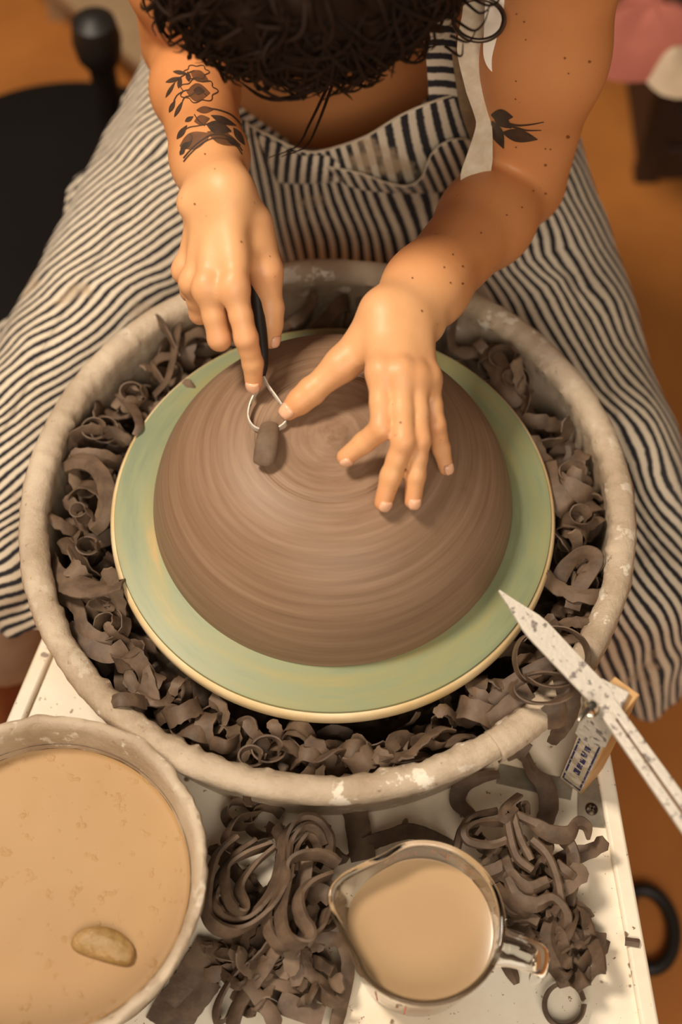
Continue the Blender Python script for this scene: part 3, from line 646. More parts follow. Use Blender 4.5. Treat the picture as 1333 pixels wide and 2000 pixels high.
def leaf(a, b, w_): return stroke([a, b], w_*np.array([.05, .6, .95, 1, .8, .45, .05]), 12)
def inkmesh(name, parts, mat):
    parts = [q for q in parts if len(q[0])]
    if parts: return obj(name, join(*parts), mat, person, sharp=None)
t1 = [leaf((324, 161), (355, 151), 9), leaf((349, 173), (354, 150), 9), leaf((324, 191), (343, 160), 7), leaf((338, 140), (366, 144), 8), leaf((369, 160), (367, 140), 10), leaf((331, 220), (343, 196), 9), leaf((341, 229), (358, 197), 8),
      stroke([(340, 198), (347, 186), (360, 178), (370, 176)], 2), stroke([(357, 198), (362, 190), (372, 188)], 2), stroke([(343, 160), (352, 152), (366, 144), (380, 138)], 2)]
pet = [(388+34*math.cos(t)*(1+.12*math.cos(7*t)), 178+21*math.sin(t)*(1+.14*math.cos(7*t))) for t in np.linspace(0, 6.28, 46)]
pet2 = [(384+22*math.cos(t)*(1+.15*math.cos(6*t)), 141+13*math.sin(t)*(1+.15*math.cos(6*t))) for t in np.linspace(0, 6.28, 36)]
t1 += [stroke(pet, 1.8), stroke(pet2, 1.6), leaf((378, 177), (400, 179), 17), stroke([(372, 188), (380, 182), (386, 176)], 1.5), stroke([(404, 188), (398, 182)], 1.5)]
arc = [(359, 316), (370, 303), (387, 287), (411, 272), (437, 271), (459, 283), (473, 302)]
t1 += [stroke(arc, 2.2), stroke([(x, y-7) for x, y in arc], 2.6), stroke([(408, 212), (430, 216), (454, 226), (474, 248), (484, 272)], 2.4), leaf((403, 243), (452, 257), 26), leaf((412, 226), (462, 246), 14), leaf((346, 272), (366, 245), 11), leaf((353, 292), (376, 276), 12), leaf((352, 303), (362, 288), 9),
       stroke([(352, 262), (368, 250), (388, 246), (404, 243)], 1.8), stroke([(372, 262), (376, 270), (368, 284)], 2), stroke([(380, 224), (388, 236), (400, 246)], 2), leaf((362, 238), (378, 228), 9), leaf((440, 266), (468, 288), 12), leaf((456, 250), (478, 284), 14)]
soft = [leaf((352, 286), (412, 262), 34), leaf((384, 216), (418, 214), 14), leaf((380, 238), (410, 232), 20), leaf((405, 258), (470, 284), 26), leaf((372, 140), (408, 160), 22), leaf((365, 180), (410, 182), 36)]
inkmesh('tattoo_shading', soft, MAT['inksoft'])
for q in t1:                      # lines sit just above the shading
    if len(q[0]): q[0][:] = [np.asarray(a_)+nrm(CAM-np.asarray(a_))*.0003 for a_ in q[0]]
inkmesh('tattoo', t1, MAT['ink'])
t2 = [stroke([(978, 236), (1008, 244), (1035, 243), (1063, 238)], [6, 4, 3, 1.5]), stroke([(985, 242), (1010, 249), (1030, 254), (1058, 254)], [6, 4, 3, 1.5]), leaf((982, 258), (1051, 272), 26), leaf((960, 224), (1003, 228), 26), leaf((962, 236), (985, 290), 24), leaf((965, 222), (1000, 250), 24)]
inkmesh('tattoo', t2, MAT['ink'])
mo = [(401, 301, 3), (381, 398, 3.4), (471, 472, 3), (527, 500, 2), (420, 330, 2), (1010, 27, 3), (1025, 42, 3.4), (1028, 77, 3), (1104, 113, 4), (1152, 120, 5), (1111, 143, 3), (1009, 158, 3), (1008, 193, 3), (1066, 322, 4.5), (1009, 287, 3), (1110, 267, 6), (1042, 373, 3), (1066, 378, 4), (904, 520, 3.4), (885, 497, 3), (904, 554, 4), (806, 543, 3), (824, 607, 3.4), (868, 522, 3), (880, 552, 3), (783, 825, 4), (1076, 291, 3), (1066, 290, 3), (940, 455, 3), (990, 420, 3), (1020, 405, 3)]
tag(inkmesh('moles', [leaf((x-s*.7, y), (x+s*.7, y+.5), s*1.2) for x, y, s in mo], MAT['mole']), kind='stuff')
# ------------------------------------------------------------------ clothing: apron, straps, tank top, trousers
def wr(p, amp, seed=0.):
    """Wrinkle displacement for cloth at points p."""
    return amp*(noise(p*[13, 13, 7]+seed)+.45*noise(p*[30, 30, 16]+seed*2))
def normals(G):
    du = np.gradient(G, axis=0); dv = np.gradient(G, axis=1); n = np.cross(du, dv); return n/(np.linalg.norm(n, axis=-1)[..., None]+1e-12)
def stripe_uv(V, d_, spacing, wob, seed):
    s = V@np.asarray(d_)/spacing+wob*(noise(V*[14, 14, 10]+seed)+.5*noise(V*[34, 34, 22]+seed+5)); return np.stack([s, V[:, 2]], 1)
def lobe(axis, radii, drop, inn, flare, seed):
    ax = catmull(axis, 40); rr = np.interp(np.linspace(0, 1, 40), np.linspace(0, 1, len(radii)), radii)
    t2d = np.gradient(ax[:, :2], axis=0); t2d /= np.linalg.norm(t2d, axis=1)[:, None]; perp = np.stack([-t2d[:, 1], t2d[:, 0]], 1)*inn
    cols = [(ax[i], perp[i], rr[i], .5) for i in range(40)]
    a0 = math.atan2(perp[-1][1], perp[-1][0])
    for k in range(1, 36): a_ = a0-inn*math.pi*k/36; cols.append((ax[-1], np.array([math.cos(a_), math.sin(a_)]), rr[-1], .5+.5*math.sin(math.pi*k/72)))
    cols += [(ax[i], -perp[i], rr[i], 1.) for i in range(39, -1, -1)]
    G = []
    for j, (c, n, r, wdrop) in enumerate(cols):
        col = []
        hl = drop*wdrop
        for w_ in np.concatenate([np.linspace(0, math.pi/2*.92, 12), 1.5+np.linspace(.06, 1, 22)]):
            if w_ < 1.5: g = r*math.sin(w_); z = r*(math.cos(w_)-1)+r
            else:
                t = w_-1.5; g = r*(1+flare*t); z = r*.12-hl*t
                g += .010*t*math.sin(j*.55+seed)+.006*t*math.sin(j*1.13+seed*2)
            col.append((c[0]+n[0]*g, c[1]+n[1]*g, c[2]+z))
        G.append(col)
    G = np.array(G); N = normals(G); D = wr(G, .0065, seed)
    return G-N*D[..., None]*inn, len(cols), 34
apron = None
def add_lobe(name, axis, radii, drop, inn, flare, seed, sd, sp, parent):
    G, nu, nv = lobe(axis, radii, drop, inn, flare, seed); V = G.reshape(-1, 3)
    return obj(name, (V, gridfaces(nu, nv)), MAT['stripe'], parent, sharp=None, uv=stripe_uv(V, sd, sp, .95, seed), solid=.0016)
SL = .62*CR-.78*CU; SR = .86*CR+.50*CU
apron = add_lobe('apron_skirt', [(-.095, .53, -.06), (-.188, .34, -.10), (-.268, .17, -.13), (-.322, .03, -.155)], (.092, .082, .074, .068), .022, -1, .10, 1.3, SL, .0078, person)
add_lobe('apron_side', [(.115, .53, -.06), (.195, .34, -.11), (.252, .17, -.15), (.284, .02, -.18)], (.100, .080, .066, .060), .20, 1, .22, 4.1, SR, .0090, apron)
# bib: from the neckline down to the lap
bib = [[PY(470, 235, .37), PY(520, 262, .350), PY(590, 296, .338), PY(640, 294, .335), PY(710, 268, .335), PY(800, 215, .337), PY(880, 186, .345), PY(915, 182, .37)],
       [PY(470, 290, .37), PY(530, 320, .348), PY(600, 345, .334), PY(660, 350, .330), PY(730, 345, .330), PY(820, 320, .334), PY(910, 285, .346), PY(950, 275, .37)],
       [PY(480, 360, .375), PY(545, 380, .350), PY(610, 400, .336), PY(680, 410, .331), PY(750, 410, .332), PY(840, 395, .338), PY(930, 370, .350), PY(980, 360, .38)],
       [PY(500, 440, .375), PY(565, 455, .352), PY(630, 465, .338), PY(700, 470, .333), PY(770, 470, .334), PY(860, 460, .342), PY(950, 440, .356), PY(1010, 430, .39)],
       [PY(530, 520, .37), PY(590, 535, .352), PY(650, 545, .338), PY(715, 550, .332), PY(790, 550, .334), PY(880, 540, .344), PY(980, 520, .362), PY(1050, 500, .40)],
       [PY(560, 600, .36), PY(610, 610, .345), PY(665, 620, .332), PY(730, 620, .328), PY(800, 620, .330), PY(900, 610, .340), PY(1000, 590, .362), PY(1080, 570, .40)]]
G = catgrid(bib, 60, 70); N = normals(G); G = G+N*wr(G, .0030, 9.)[..., None]
uu = np.broadcast_to(np.linspace(0, 1, 70)[None], (60, 70)); vv = np.broadcast_to(np.linspace(0, 1, 60)[:, None], (60, 70))
def bibuv(G, u, shift=0): V = G.reshape(-1, 3); return np.stack([u.ravel()*22+shift+.35*noise(V*[20, 20, 14]+2), V[:, 2]], 1)
obj('bib', (G.reshape(-1, 3), gridfaces(60, 70)), MAT['stripe_bib'], apron, sharp=None, uv=bibuv(G, uu+.0*vv), solid=.0016)
cn = np.sign((N[20, 30]@(-CF)))
BB = BVHTree.FromPolygons([tuple(q) for q in G.reshape(-1, 3)], gridfaces(60, 70))
def pocket(top, bot, bulge, uvf, name, off=.0025):
    """A patch of cloth sewn on the bib; its open upper edge stands off."""
    nu, nv = 40, 20; T_ = catmull(np.array(top, float), nu); B_ = catmull(np.array(bot, float), nu); V = []; UV = []; last = None
    for j in range(nv):
        t = j/(nv-1)
        for i in range(nu):
            px, py = T_[i]*(1-t)+B_[i]*t; r = nrm(ray(px, py)); loc, n, *_ = BB.ray_cast(Vector(CAM), Vector(r))
            if loc is None: loc = Vector(CAM+r*((last-CAM)@r)); n = Vector(-CF)
            last = np.array(loc); n = np.array(n); n = n*np.sign(n@(-CF)); s_ = i/(nu-1)
            V.append(last+n*(off+bulge(s_)*(1-t)**1.5+.002*math.sin(math.pi*t)*math.sin(math.pi*s_))); UV.append((uvf(px, py), py*.001))
    return obj(name, (V, gridfaces(nv, nu)), MAT['stripe_bib'], apron, sharp=None, uv=UV, solid=.0016), [V[i] for i in range(nu)], [V[(nv-1)*nu+i] for i in range(nu)]
pk, te, be = pocket([(505, 256), (550, 280), (592, 299), (640, 300), (668, 318)], [(545, 352), (580, 354), (620, 353), (660, 351), (690, 350)], lambda s_: .001, lambda px, py: (px+.1*py)/21, 'pocket')
obj('pocket_hem', tube(np.array(be)-CF*.0012, .0005, 6), MAT['linen'], pk)
pk, te, be = pocket([(640, 318), (700, 327), (745, 336), (790, 337), (818, 318), (836, 287), (862, 268), (895, 263), (925, 278), (940, 300)], [(676, 357), (710, 366), (745, 370), (785, 372), (820, 372), (850, 371), (875, 366), (902, 354), (932, 336), (955, 318)], lambda s_: .003+.012*math.exp(-((s_-.40)/.2)**2), lambda px, py: (px-.42*py)/21.5, 'pocket')
obj('pocket_hem', tube(np.array(te)-CF*.0008, .0007, 6), MAT['linen'], pk)
# seam binding along the neckline
obj('neck_hem', tube(G[0, 3:66]+N[0, 3:66]*cn[..., None]*.001 if np.ndim(cn) else G[0, 3:66]+N[0, 3:66]*cn*.001, .0011, 6), MAT['linen'], apron)
def strap(name, pts, w_, mat, parent=None, th=.0018, n=40, roll=0, nor=None):
    q = catmull(pts, n); nr = np.repeat((-CF)[None], n, 0) if nor is None else np.repeat(np.asarray(nor, float)[None], n, 0)
    ww = np.interp(np.linspace(0, 1, n), np.linspace(0, 1, len(w_)), w_) if np.ndim(w_) else w_
    return obj(name, ribbon(q, ww, th, nor=nr, roll=roll, curve=.08), mat, parent or apron, sharp=50)
sv = strap('bib_strap', [PY(868, 195, .343), PY(866, 150, .345), PY(862, 90, .352), PY(858, 20, .36)], .026, MAT['stripe_bib'])
me = sv.data; co_ = np.zeros(len(me.vertices)*3); me.vertices.foreach_get('co', co_); co_ = co_.reshape(-1, 3); l = me.uv_layers.new(name='UVMap'); vi = np.zeros(len(me.loops), np.int32); me.loops.foreach_get('vertex_index', vi)
l.data.foreach_set('uv', np.stack([co_[vi]@CU/.0085, co_[vi][:, 2]], 1).astype(np.float32).ravel())
strap('linen_strap', [J(932, -60, .262), J(934, 20, .235), J(926, 95, .208), J(938, 170, .180), J(946, 240, .152), J(938, 305, .130), J(930, 345, .118), J(941, 375, .117)], [.020, .023, .026, .023, .012, .021, .025, .026], MAT['linen'], th=.0022)
strap('khaki_strap', [PY(902, 100, .338), PY(906, 160, .338), PY(914, 215, .340), PY(930, 270, .345)], [.016, .013, .012, .010], MAT['khaki'])
strap('khaki_strap', [J(962, 60, .205), J(963, 130, .175), J(964, 190, .150), J(963, 214, .142)], [.010, .012, .013, .014], MAT['khaki'])
rc = J(936, 38, .262); ra = [rc+CR*.0185*math.cos(t)+CU*.0165*math.sin(t)+CF*(.003*math.sin(t)) for t in np.linspace(0, 2*math.pi, 40)]
obj('ring', tube(ra, .0019, 10, False), MAT['steel'], apron)
# white tank top edge at the shoulder and the shirt itself
strap('tank_top', [J(985, -60, .285), J(978, 0, .262), J(972, 60, .236), J(968, 105, .218), J(973, 126, .210), J(984, 131, .206)], [.024, .022, .020, .018, .014, .008], MAT['white'], person, .006, roll=.2)
tk = [Ell((-.01, .50, .09), (.129, 0, 0), (0, .104, 0), (0, 0, .13), .06), Ell((-.005, .452, .225), (.150, 0, 0), (0, .099, -.02), (0, .028, .112), .06)]
tv, tf = polygonize(field(tk, []), (-.2, .3, -.06), (.2, .66, .36), .007)
obj('undershirt', (tv, tf), MAT['grey'], person, sharp=None)
# trousers, shins and shoes
def legs(s, hip, knee, foot):
    return [Cone(hip, knee, .078, .052, .03), Cone(knee, foot, .052, .05, .02)]
LK, RK = np.array([-.320, .05, -.162]), np.array([.284, .06, -.19])
LF, RF = np.array([-.340, .03, -.335]), np.array([.29, .22, -.50])
lp = [Ell((-.01, .55, -.07), (.165, 0, 0), (0, .12, 0), (0, 0, .10), .05)]+legs(-1, (-.10, .52, -.08), LK, LF)+legs(1, (.10, .52, -.08), RK, RF)
tv, tf = polygonize(field(lp, []), (-.46, -.12, -.60), (.42, .72, .08), .010); tv[:, :2] += (.004*noise(tv*[20, 20, 26]))[:, None]
obj('trousers', (tv, tf), MAT['trouser'], person, sharp=None)
for c in (LF, RF):
    sh = [Ell((c[0]-.01*np.sign(c[0])*-1, c[1]-.06, -.545), (.045, 0, 0), (0, .125, 0), (0, 0, .033), .03), Cone((c[0], c[1], -.54), (c[0], c[1], -.36), .040, .044, .03)]
    tv, tf = polygonize(field(sh, []), (c[0]-.1, c[1]-.25, -.582), (c[0]+.1, c[1]+.12, -.30), .006); tv[:, 2] = np.maximum(tv[:, 2], -.58)
    obj('shoe', (tv, tf), MAT['shoe'], person, sharp=None)
# stool under the potter
stool = thing('stool', (0, .60, -.58), 'round low stool under the seated potter', 'stool')
obj('seat', lathe([(.001, -.21), (.15, -.21), (.165, -.2), (.165, -.185), (.15, -.178), (.001, -.178)], 48, (0, .6, 0)), MAT['plank'], stool)
for k in range(4):
    a_ = k*math.pi/2+.78; obj('leg', tube([(.17*math.cos(a_), .6+.17*math.sin(a_), -.58), (.12*math.cos(a_), .6+.12*math.sin(a_), -.205)], .014, 12), MAT['plank'], stool)
# ------------------------------------------------------------------ hair
hv, hf = polygonize(field([Ell(HC+TD*.012-FD*.012, LD*.108, FD*.102, TD*.104, .02), Ell(HC-TD*.03-FD*.03, LD*.114, FD*.085, TD*.09, .03)], []), HC-.18, HC+.18, .006)
keep = lambda p_: ((p_-HC)@FD < .052) | ((p_-HC)@TD > .035)
fm = keep(hv[hf].mean(1)); hv = hv+nrm(hv-HC)*0+(.006*noise(hv*38)+.003*noise(hv*90))[:, None]*((hv-HC)/np.linalg.norm(hv-HC, axis=1)[:, None])
hair = obj('hair', (hv, hf[fm]), MAT['hair'], person, sharp=None)
ls = []
crown = nrm(TD*.9-FD*.45)
AX = np.array([.110, .105, .106])
for i in range(1500):
    d_ = nrm(rng.normal(size=3))
    if d_@crown < -.35 or (d_@FD > .5 and d_@TD < .35): continue
    out_ = nrm(d_-crown*(d_@crown)+.25*rng.normal(size=3)); L = rng.uniform(.05, .10); n = 14; ph_ = rng.uniform(0, 6.3); fr = rng.uniform(5, 11); am = rng.uniform(.2, .8); lift = rng.uniform(.97, 1.09); q = []; dd = d_.copy(); v_ = out_
    for k in range(n):
        t = k/(n-1); sd_ = np.cross(dd, v_); st = nrm(v_+sd_*am*math.cos(ph_+fr*t)); dd = nrm(dd+st*L/n/.105); v_ = nrm(v_-dd*(v_@dd)); c_ = HC+TD*.006-FD*.014
        q.append(c_+dd*AX*(lift+.05*math.sin(ph_*1.7+fr*.8*t)+.05*t*t))
    q = np.array(q); z_ = (q-CAM)@CF; py_ = 1000-FPX*((q-CAM)@CU)/z_
    if py_.max() > 252+25*rng.random(): continue
    ls.append(tube(catmull(q, 18), np.interp(np.linspace(0, 1, 18), [0, .3, .8, 1], [.0010, .0019, .0014, .0003])*rng.uniform(.6, 1.3), 4, False))
# loose curls at the sides
for (pts, z) in [([(905, 0), (935, 25), (952, 20), (960, 5)], .30), ([(890, 40), (925, 60), (945, 45), (955, 20)], .29), ([(880, 70), (915, 82), (930, 60)], .29), ([(895, -20), (950, 10), (975, 0), (965, -25)], .30), ([(350, 20), (315, 30), (298, 50), (305, 70)], .30), ([(360, 40), (320, 10), (285, 25)], .30), ([(640, 170), (606, 240), (580, 285), (525, 308)], .235), ([(650, 165), (622, 240), (598, 285), (550, 306)], .235), ([(870, 90), (900, 110), (905, 85)], .28)]:
    ls.append(tube(catmull([J(x, y, z) for x, y in pts], 24), np.linspace(.0013, .0004, 24), 5, False))
obj('locks', join(*ls), MAT['hair'], hair, sharp=None)

# ------------------------------------------------------------------ loop tool in the hand and the shaving it lifts
tl0 = J(507, 752, .108); tl1 = J(484, 500, .165)
tool = thing('trimming_tool', tuple(J(505, 838, .100)), 'loop trimming tool with dark handle held between finger and thumb', 'trimming tool')
ha = np.array([J(512, 735, .108), J(513, 690, .117), J(508, 640, .126), J(502, 580, .138), J(494, 520, .150)]); q = catmull(ha, 24)
obj('handle', tube(q, np.interp(np.linspace(0, 1, 24), [0, .1, .5, 1], [.0026, .0042, .0052, .0048]), 14), MAT['rubber'], tool)
bl = [(513, 738, .1085), (508, 756, .107), (499, 769, .1058), (489, 790, .1045), (485, 814, .1035), (493, 832, .103), (508, 841, .1032), (528, 842, .1038), (545, 837, .104), (558, 826, .1045), (561, 812, .105), (553, 796, .106), (541, 778, .107), (526, 757, .108), (516, 738, .1088)]
q = catmull([J(*b_) for b_ in bl], 70)
obj('loop_blade', ribbon(q, .0055, .0016, nor=np.cross(np.gradient(q, axis=0), np.array([0, 0, 1.])), curve=0), MAT['gauge'], tool, sharp=40)
q = catmull([J(527, 832, .104), J(525, 845, .110), J(522, 862, .1135), J(519, 880, .1125), J(515, 899, .108), J(514, 909, .1045)], 22)
o = obj('clay_shaving', tube(q, np.interp(np.linspace(0, 1, 22), [0, .2, .6, .9, 1], [.0070, .0082, .0085, .0076, .0035]), 14, flat=.55), MAT['shav2']); tag(o, 'fresh thick clay shaving lifting off the form through the loop tool', 'clay shaving')
# ------------------------------------------------------------------ clay shavings
def spiral(r0, r1, turns, pitch, n=26):
    t = np.linspace(0, 1, n); a_ = t*turns*2*math.pi; r = r0+(r1-r0)*t
    return np.stack([r*np.cos(a_), pitch*(t-.5), r*np.sin(a_)], 1)
PROTO = []
def proto(pts, width, thick, axis=None, rag=.18):
    pts = np.asarray(pts, float); n = len(pts); wd = width*(1+rag*(rng.random(n)-.5)*2); wd[0] *= .7; wd[-1] *= .55
    if axis is not None: nor = np.cross(np.gradient(pts, axis=0), np.asarray(axis, float)); v, f = ribbon(pts, wd, thick, nor=nor, curve=.12)
    else: v, f = ribbon(pts, wd, thick, roll=np.linspace(0, rng.uniform(-1.5, 1.5), n), curve=.2)
    v = v-(v.min(0)+v.max(0))/2
    v = v+.0006*np.stack([noise(v*220+s) for s in (0, 9, 17)], 1)
    PROTO.append(mesh('clay_shaving', v, f, MAT['shav'] if len(PROTO) % 4 else MAT['shav2'], True, 45))
for k in range(8): proto(spiral(rng.uniform(.007, .011), rng.uniform(.010, .017), rng.uniform(.7, 1.6), rng.uniform(.002, .016)), rng.uniform(.008, .014), .0019, (0, 1, 0))
for k in range(9):
    L = rng.uniform(.035, .07); n = 22; t = np.linspace(0, 1, n); ph_ = rng.uniform(0, 6.3)
    proto(np.stack([L*(t-.5), .008*np.sin(ph_+t*rng.uniform(3, 7)), .007*np.sin(ph_*2+t*rng.uniform(3, 8))], 1), rng.uniform(.008, .013), .0019)
for k in range(4):
    t = np.linspace(0, 1, 22); proto(np.stack([.016*np.sin(t*4.2), .012*np.cos(t*3.6), .018*t], 1), rng.uniform(.008, .012), .0018)
def rotm(o_, flat): o_.rotation_euler = (rng.normal()*flat, rng.normal()*flat, rng.uniform(0, 6.28))
SECT = [(-25, 35, 'at the right of the pan'), (35, 145, 'at the shaded far side of the pan'), (145, 200, 'at the left of the pan'), (200, 245, 'at the front left of the pan'), (245, 295, 'at the front of the pan'), (295, 335, 'at the front right of the pan')]
def sect(a_):
    d_ = math.degrees(a_) % 360; d_ = d_-360 if d_ > 335 else d_
    for lo, hi, s in SECT:
        if lo <= d_ < hi: return s
for z, cnt, rlo, rhi in ((-.054, 78, .190, .214), (-.028, 96, .191, .216)):
    for k in range(cnt):
        a_ = 2*math.pi*(k+rng.uniform(-.3, .3))/cnt
        if math.radians(60) < a_ < math.radians(118) and k % 3: continue
        r = rng.uniform(rlo, rhi); zz = z+rng.uniform(-.006, .008); mi = rng.integers(len(PROTO)); m = PROTO[mi]
        o = link('clay_shaving', m, None, (PC[0]*.5+r*math.cos(a_), PC[1]*.5+r*math.sin(a_), zz)); rotm(o, .6); s = rng.uniform(.9, 1.25); o.scale = (s, s, s)
        w_ = sect(a_); tag(o, ('ring-curled ' if mi < 8 else 'wavy ' if mi < 17 else 'hook-bent ')+('paler ' if mi % 4 == 0 else 'dark ')+'clay shaving '+('buried deep ' if z < -.07 else 'half covered ' if z < -.04 else 'lying uppermost ')+w_, 'clay shaving', 'clay shavings '+w_)
def shav(pts, width, label, thick=.0021, roll=0., n=None, mat='shav', name='clay_shaving', edge=None, group=None, closed=False, curve=.12):
    q = np.array([J(*p_) for p_ in pts]); n = n or max(16, len(pts)*7); q = catmull(q, n, closed)
    if closed: q = np.vstack([q, q[:1]])
    wd = np.broadcast_to(np.interp(np.linspace(0, 1, len(q)), np.linspace(0, 1, len(width)), width) if np.ndim(width) else width, (len(q),))*(1+.10*noise(q*260))
    kw = {}
    if edge is not None: kw['nor'] = np.cross(np.gradient(q, axis=0), nrm(edge))
    rl = np.interp(np.linspace(0, 1, len(q)), np.linspace(0, 1, len(roll)), roll) if np.ndim(roll) else roll
    v, f = ribbon(q, wd, thick, roll=rl, curve=curve, **kw); o_ = obj(name, (v, f), MAT[mat], sharp=48); tag(o_, label, 'clay shaving', group); return o_
E_ = (.25, -.35, .9); EN = (.58, .30, .76)
rr_ = np.linspace(.150, .2235, 26); aa_ = np.arange(300)*2*math.pi/300; V = []
for r in rr_:
    q = np.stack([PC[0]+r*np.cos(aa_), PC[1]+r*np.sin(aa_), 0*aa_], 1); q[:, 2] = -.086+.006*noise(q*70)+.006*noise(q*160+4); V.append(q)
o = obj('clay_crumbs', (np.vstack(V), gridfaces(26, 300, True)), MAT['shav'], base=(PC[0], PC[1], -.098)); tag(o, 'bed of dark clay crumbs under the shavings in the pan', 'clay crumbs', kind='stuff')
# shavings that stand out in the pan
shav([(128, 908, -.02), (150, 900, -.012), (178, 906, -.008), (202, 935, -.008), (208, 975, -.010), (200, 1012, -.016), (180, 1034, -.024)], .0145, 'thick smooth arched clay shaving bending at the left of the pan', .006, 0, curve=.25)
shav([(104, 1090, -.03), (108, 1120, -.02), (140, 1140, -.010), (190, 1150, -.004), (240, 1140, .004)], [.012, .016, .022, .02, .014], 'broad flat clay shaving whose end touches the bat edge at left', roll=[1.2, .6, .2, 0, 0])
shav([(118, 1160, -.03), (150, 1185, -.022), (160, 1220, -.02), (185, 1245, -.02), (220, 1250, -.022)], .012, 'long S-bent clay shaving below the broad one at left', roll=.4)
shav([(150, 1150, -.02), (180, 1175, -.015), (215, 1185, -.012), (195, 1160, -.012)], .010, 'short looped clay shaving just under the broad flat one', roll=.9)
shav([(130, 1225, -.028), (170, 1262, -.022), (215, 1278, -.02), (245, 1262, -.022)], .014, 'pale clay strip curving along the front left rim inside', roll=.3)
shav([(250, 1280, -.03), (275, 1300, -.018), (290, 1335, -.015), (300, 1370, -.02)], .012, 'drooping clay strip between bat and rim at front left', roll=.3)
shav([(205, 1392, -.020), (214, 1376, -.004), (232, 1366, .0045), (262, 1366, .001), (285, 1372, -.012)], .011, 'single clay shaving hooked over the rim at front left', .0022, 0)
shav([(262, 850, .002), (272, 830, .004), (262, 800, -.006), (235, 770, -.02)], [.004, .007, .009, .010], 'thin clay shaving end lying on the green bat at left', roll=.4)
shav([(285, 640, -.012), (305, 628, -.004), (325, 650, -.004), (350, 700, -.012)], .013, 'folded clay shavings leaf standing up beside the potter\'s forearm', roll=[0, .7, 1.1, 1.2])
shav([(345, 640, -.015), (338, 690, -.008), (325, 740, -.012), (300, 770, -.02)], .014, 'upright clay strip at the far left of the pan near the hand', roll=1.0)
for cx, cy, rx, lab in ((182, 838, 26, 'rose-like curled clay shaving at the left of the pan'), (262, 765, 24, 'open ring-shaped clay shaving at the upper left of the pan'), (172, 1065, 22, 'open tube-shaped clay shaving below the thick arched one'), (160, 1000, 16, 'small snail-curled clay shaving beneath the thick arched one'), (522, 1460, 34, 'big open clay ring at the front of the pan'), (490, 1478, 26, 'smooth wide clay curl beside the big front ring'), (1130, 1010, 24, 'dark hooked clay curl at the right of the pan'), (1120, 930, 30, 'wide arched clay shaving high at the right of the pan'), (985, 700, 30, 'large clay curl under the far right rim'), (1000, 745, 22, 'narrow clay ring under the far right rim')):
    shav([(cx+rx*(1-.25*t/6)*math.cos(t), cy+.8*rx*(1-.25*t/6)*math.sin(t), -.02+.002*t) for t in np.linspace(0, 6.6, 12)], .012, lab, edge=(rng.uniform(-.5, .5), rng.uniform(-.5, .3), 1), n=40)
shav([(955, 690, -.02), (975, 720, -.014), (985, 770, -.016), (1005, 800, -.02)], .020, 'broad pale clay strip under the far right rim', roll=.4)
shav([(1068, 905, -.02), (1075, 950, -.012), (1100, 985, -.012), (1112, 1000, -.02)], .018, 'leaf-shaped clay shaving at the right of the bat', roll=.5)
shav([(1085, 1150, -.03), (1105, 1110, -.018), (1140, 1080, -.014), (1165, 1095, -.016), (1130, 1150, -.02), (1118, 1190, -.026)], .013, 'ribbon-like clay shaving twisting at the lower right of the pan', roll=[0, .5, 1, .8, .3, 0])
for k, (x, y) in enumerate([(560, 1470), (600, 1482), (640, 1478), (690, 1476), (740, 1482), (790, 1472), (840, 1462), (885, 1440), (430, 1452), (380, 1430), (340, 1400)]):
    q = [(x-34, y+rng.uniform(-14, 10), -.03), (x-10, y+rng.uniform(-16, 8), -.017), (x+14, y+rng.uniform(-16, 8), -.016), (x+38, y+rng.uniform(-14, 10), -.028)]
    shav(q, rng.uniform(.011, .018), 'flattened clay strip among the scraps at the front of the pan', roll=rng.uniform(-.5, .9), group='flattened clay strips at the front of the pan')
# loops around the foot of the pointer
shav([(1080+68*math.cos(t), 1283+58*math.sin(t), .012+.003*t) for t in np.linspace(-2.6, 2.4, 14)], .009, 'large thin clay loop passing behind the metal pointer', .0016, edge=E_, n=48)
shav([(1035+28*math.cos(t), 1285+44*math.sin(t), .005) for t in np.linspace(.6, 5.6, 12)], .008, 'small thin clay loop left of the metal pointer', .0016, edge=E_, n=40)
shav([(1060+58*math.cos(t), 1344+30*math.sin(t), .018-.001*t) for t in np.linspace(-2.2, 3.6, 14)], .011, 'flat clay loop draped over the rim beside the pointer post', .002, edge=E_, n=48)
shav([(960, 1372, -.016), (1000, 1335, -.006), (1045, 1310, .002), (1080, 1294, .006)], .012, 'straight rolled clay strip pointing at the metal pointer', .007, 0)
shav([(1106, 1318, .014), (1112, 1350, .014), (1110, 1390, .004), (1096, 1425, -.012), (1078, 1452, -.03)], [.02, .019, .016, .013, .008], 'dark clay strip hanging outside the rim by the post', roll=.2)
shav([(1075, 1370, .012), (1090, 1390, .008), (1092, 1420, -.006)], .016, 'wide clay scrap hanging beside the dark strip on the rim', roll=.3)
shav([(945, 1420, -.018), (975, 1400, -.010), (1010, 1370, -.004), (1040, 1352, .002)], .016, 'broad clay strip lying inside the front right rim', roll=.5)
